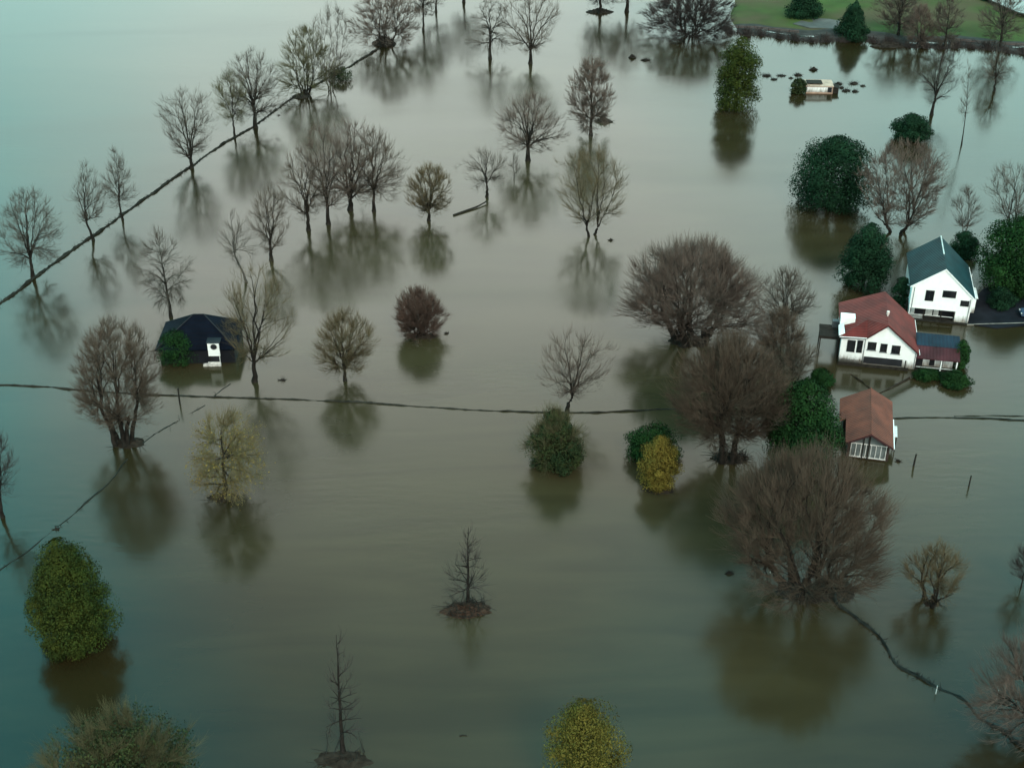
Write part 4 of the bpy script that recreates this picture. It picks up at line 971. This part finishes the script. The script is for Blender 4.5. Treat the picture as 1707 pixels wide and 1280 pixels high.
def carport():
    c = G(1380, 604)
    o = empty('carport', (c[0], c[1], 0), 'dark flat-roofed carport beside the red-roofed house', 'carport', rz=R(-11))
    r = MB(); r.box((-1.55, 1.6, 3.1), (1.45, 5.2, 3.3)); r.box((-1.6, 1.5, 2.95), (1.45, 1.6, 3.38)); r.build('roof', WOOD, o)
    for x in (-1.45, 1.2):
        for y in (1.7, 5.0):
            p = MB(); p.box((x, y, -.6), (x + .16, y + .16, 3.1)); p.build('post', WOOD, o)
    b = MB(); b.box((.2, 4.4, 3.3), (1.5, 5.2, 4.3)); b.build('roof_box', mat('grey_box', (.06, .07, .075), .7, .3, 1), o)
    s = MB(); s.box((1.22, 1.9, -.6), (1.3, 5.0, 3.0)); s.build('side_panel', DARK, o)

def barn():
    c = G(1409, 764)
    o = empty('red_barn', (c[0], c[1], 0), 'faded red-roofed barn with a glazed white gable end', 'barn', rz=R(-13))
    faded = roof_mat('faded_red_roof', (.112, .029, .016), .4, 1)
    Wd, D1, D2, zr, ze = 5.3, 6.4, 10.8, 4.15, 2.45; h = Wd / 2; s = (zr - ze) / (h + .3)
    w = MB(); w.box((.1, .45, -1), (Wd - .1, D1, 2.3)); w.box((-.5, D1 - .01, -1), (Wd - .1, D2, 2.2))
    w.prism([(.1, 2.29), (Wd - .1, 2.29), (h, zr - .15)], .46, D2 - .1)
    w.build('wall', mat('dark_timber', (.035, .024, .020), .8, .4, 1.5), o)
    r = MB()
    r.prism([(h, zr), (h, zr + .14), (-.3, ze + .14), (-.3, ze)], -.35, D1); r.prism([(h, zr), (Wd + .3, ze), (Wd + .3, ze + .14), (h, zr + .14)], -.352, D1 + .3)
    ro = r.build('roof', faded, o)
    r2 = MB()
    r2.prism([(h, zr - .1), (h, zr + .02), (-1.1, ze - .42), (-1.1, ze - .54)], D1 - .9, D2 + .3); r2.prism([(h, zr - .1), (Wd + .3, ze - .1), (Wd + .3, ze + .02), (h, zr + .02)], D1 - .1, D2 + .3)
    r2.build('rear_roof', faded, o)
    cap = MB(); cap.tube([(h, -.35, zr + .13), (h, D2 + .25, zr + .08)], .07, 6); cap.build('ridge_cap', faded, ro)
    bb = MB()
    for x1, i in ((-.3, 1), (Wd + .3, -1)): bb.prism([(h, zr - .14), (x1, ze - .14), (x1, ze + .1), (h, zr + .1)][::-i], -.42, -.356)
    bb.build('barge_board', mat('dark_red_trim', (.035, .014, .016), .7, .2, 1), ro)
    g = MB(); g.box((.5, .40, .35), (Wd - .5, .44, 2.25)); g.prism([(.7, 2.26), (Wd - .7, 2.26), (h, zr - .45)], .40, .44)
    go = g.build('gable_glazing', mat('pale_dirty_glass', (.09, .11, .11), .35, .4, 1.2, .5), o)
    f = MB()
    for i, x in enumerate(np.linspace(.5, Wd - .5, 8)): f.box((x - .045, .33, .3), (x + .045, .395, 2.25))
    f.box((.4, .31, 2.2), (Wd - .4, .39, 2.32)); f.box((.4, .32, .22), (Wd - .4, .392, .36)); f.build('glazing_bars', OFFW, go)
    k = MB(); k.box((h - .09, .2, -.5), (h + .09, .30, zr - .2)); k.box((h - .75, .22, -.5), (h - .62, .30, 3.2)); k.build('king_post', WOOD, o)
    gt = MB(); gt.box((Wd + .3, -.3, ze - .04), (Wd + .42, D1 + .2, ze + .1)); gt.build('gutter', WHITE2, ro)
    for y in (3.0, 5.6):
        p = MB(); p.tube([(Wd + .75, y, -.6), (Wd + .75, y, 2.2)], .06, 6); p.build('side_post', WOOD, o)
    p = MB(); p.box((Wd + .28, 3.0, 2.12), (Wd + .85, 5.6, 2.22)); p.build('side_rail', OFFW, o)

def cabin():
    c = G(266, 608)
    o = empty('black_cabin', (c[0], c[1], 0), 'near-black cabin with hipped roof and a small white porch', 'cabin', rz=R(2))
    Wd, D = 10.9, 7.6
    w = MB(); w.box((.2, .2, -1), (Wd - .2, D, 2.6)); w.build('wall', NAVY, o)
    zr, ze, ov = 5.9, 2.5, .3
    a = [(-ov, -ov, ze), (Wd + ov, -ov, ze), (Wd + ov, D + ov, ze), (-ov, D + ov, ze), (4.8, 3.9, zr), (6.3, 3.9, zr)]
    b = [(x, y, z - .15) for x, y, z in a[:4]]
    r = MB(); r.poly(a + b, [(0, 1, 5, 4), (1, 2, 5), (2, 3, 4, 5), (3, 0, 4), (0, 6, 7, 1), (1, 7, 8, 2), (2, 8, 9, 3), (3, 9, 6, 0), (9, 8, 7, 6)])
    nr = roof_mat('navy_roof', (.003, .0045, .009), .5, 1); nr.node_tree.nodes['Principled BSDF'].inputs['Specular IOR Level'].default_value = .03
    ro = r.build('roof', nr, o)
    k = MB(); k.tube([(4.8, 3.9, zr), (6.3, 3.9, zr)], .1, 6)
    for e, q in (((4.8, 3.9, zr), a[0]), ((6.3, 3.9, zr), a[1]), ((6.3, 3.9, zr), a[2]), ((4.8, 3.9, zr), a[3])): k.tube([e, (q[0], q[1], q[2] + .02)], .08, 6)
    k.build('ridge_tiles', NAVY, ro)
    d = MB()
    d.box((7.15, -.34, 1.45), (8.78, -.28, 3.5))
    do = d.build('porch_gable', WHITE, o)
    ck = MB(); ck.box((7.13, -.277, 1.45), (8.80, 1.4, 3.52)) ; ck.slab([(7.0, -.42, 3.58), (8.95, -.42, 3.58), (8.95, 1.6, 3.68), (7.0, 1.6, 3.68)], .05); ck.build('porch_cheeks', NAVY, o)
    n = 18; pts = [(8.02 + .44 * math.cos(t), 2.95 + .42 * math.sin(t)) for t in np.linspace(0, 2 * math.pi, n, endpoint=False)]
    q = MB(); q.prism(pts, -.385, -.36); q.build('round_window', DARK, do)
    rr = MB(); rr.prism([(x, z) for x, z in [(8.02 + .52 * math.cos(t), 2.95 + .50 * math.sin(t)) for t in np.linspace(0, 2 * math.pi, n, endpoint=False)]], -.37, -.342); rr.build('round_frame', OFFW, do)
    dd = MB(); dd.box((7.3, -.1, .4), (8.65, .19, 1.56)); dd.build('door', DARK, o)
    s = MB(); s.box((6.3, -.75, -.4), (8.8, -.45, .38)); s.box((7.0, -.62, .38), (8.75, -.5, .62)); s.build('step_wall', mat('stained_white', (.45, .43, .41), .8, .6, 1.6), o)
    for x in (7.36, 8.66):
        p = MB(); p.box((x - .05, -.34, -.3), (x + .05, -.24, 1.49)); p.build('porch_post', WOOD if x < 8 else OFFW, o)
    sk = MB(); sk.box((2.9, .9, 3.52), (3.3, 1.9, 3.62)); so = sk.build('roof_light', mat('grey_flashing', (.08, .09, .11), .5, .2, 1), ro)
    so.rotation_euler = (0, 0, 0)

def shack():
    c = G(1344, 156)
    o = empty('flooded_shack', (c[0], c[1], 0), 'small white shack almost drowned beside dark drift', 'shack', rz=R(-3))
    w = MB(); w.box((0, 0, -1), (5.4, 2.6, 1.5)); w.build('wall', WHITE, o)
    r = MB(); r.slab([(-.25, -.2, 1.72), (5.7, -.2, 1.72), (5.7, 3.4, 1.98), (-.25, 3.4, 1.98)], .2); ro = r.build('roof', mat('tan_roof', (.36, .26, .20), .75, .25, 1), o)
    d = MB(); d.box((.1, .5, 1.985), (3.4, 3.0, 2.05)); d.build('roof_panel', WOOD, ro)
    t = MB(); t.box((-.1, -.08, -.5), (5.5, -.01, .3)); t.box((5.42, -.1, -.5), (5.6, .1, 1.55)); t.build('trim', mat('tan_boards', (.30, .20, .15), .8, .25, 1), o)
    p = MB(); p.box((4.5, -.06, .3), (5.35, -.005, 1.4)); p.build('door', DARK, o)
    e = MB(); e.box((5.4, .3, -1), (6.9, 2.6, 1.2)); e.slab([(5.4, .2, 1.45), (7.2, .2, 1.2), (7.2, 2.7, 1.2), (5.4, 2.7, 1.45)], .12); e.build('lean_to', WOOD, o)

white_house(); red_house(); carport(); barn(); cabin(); shack()
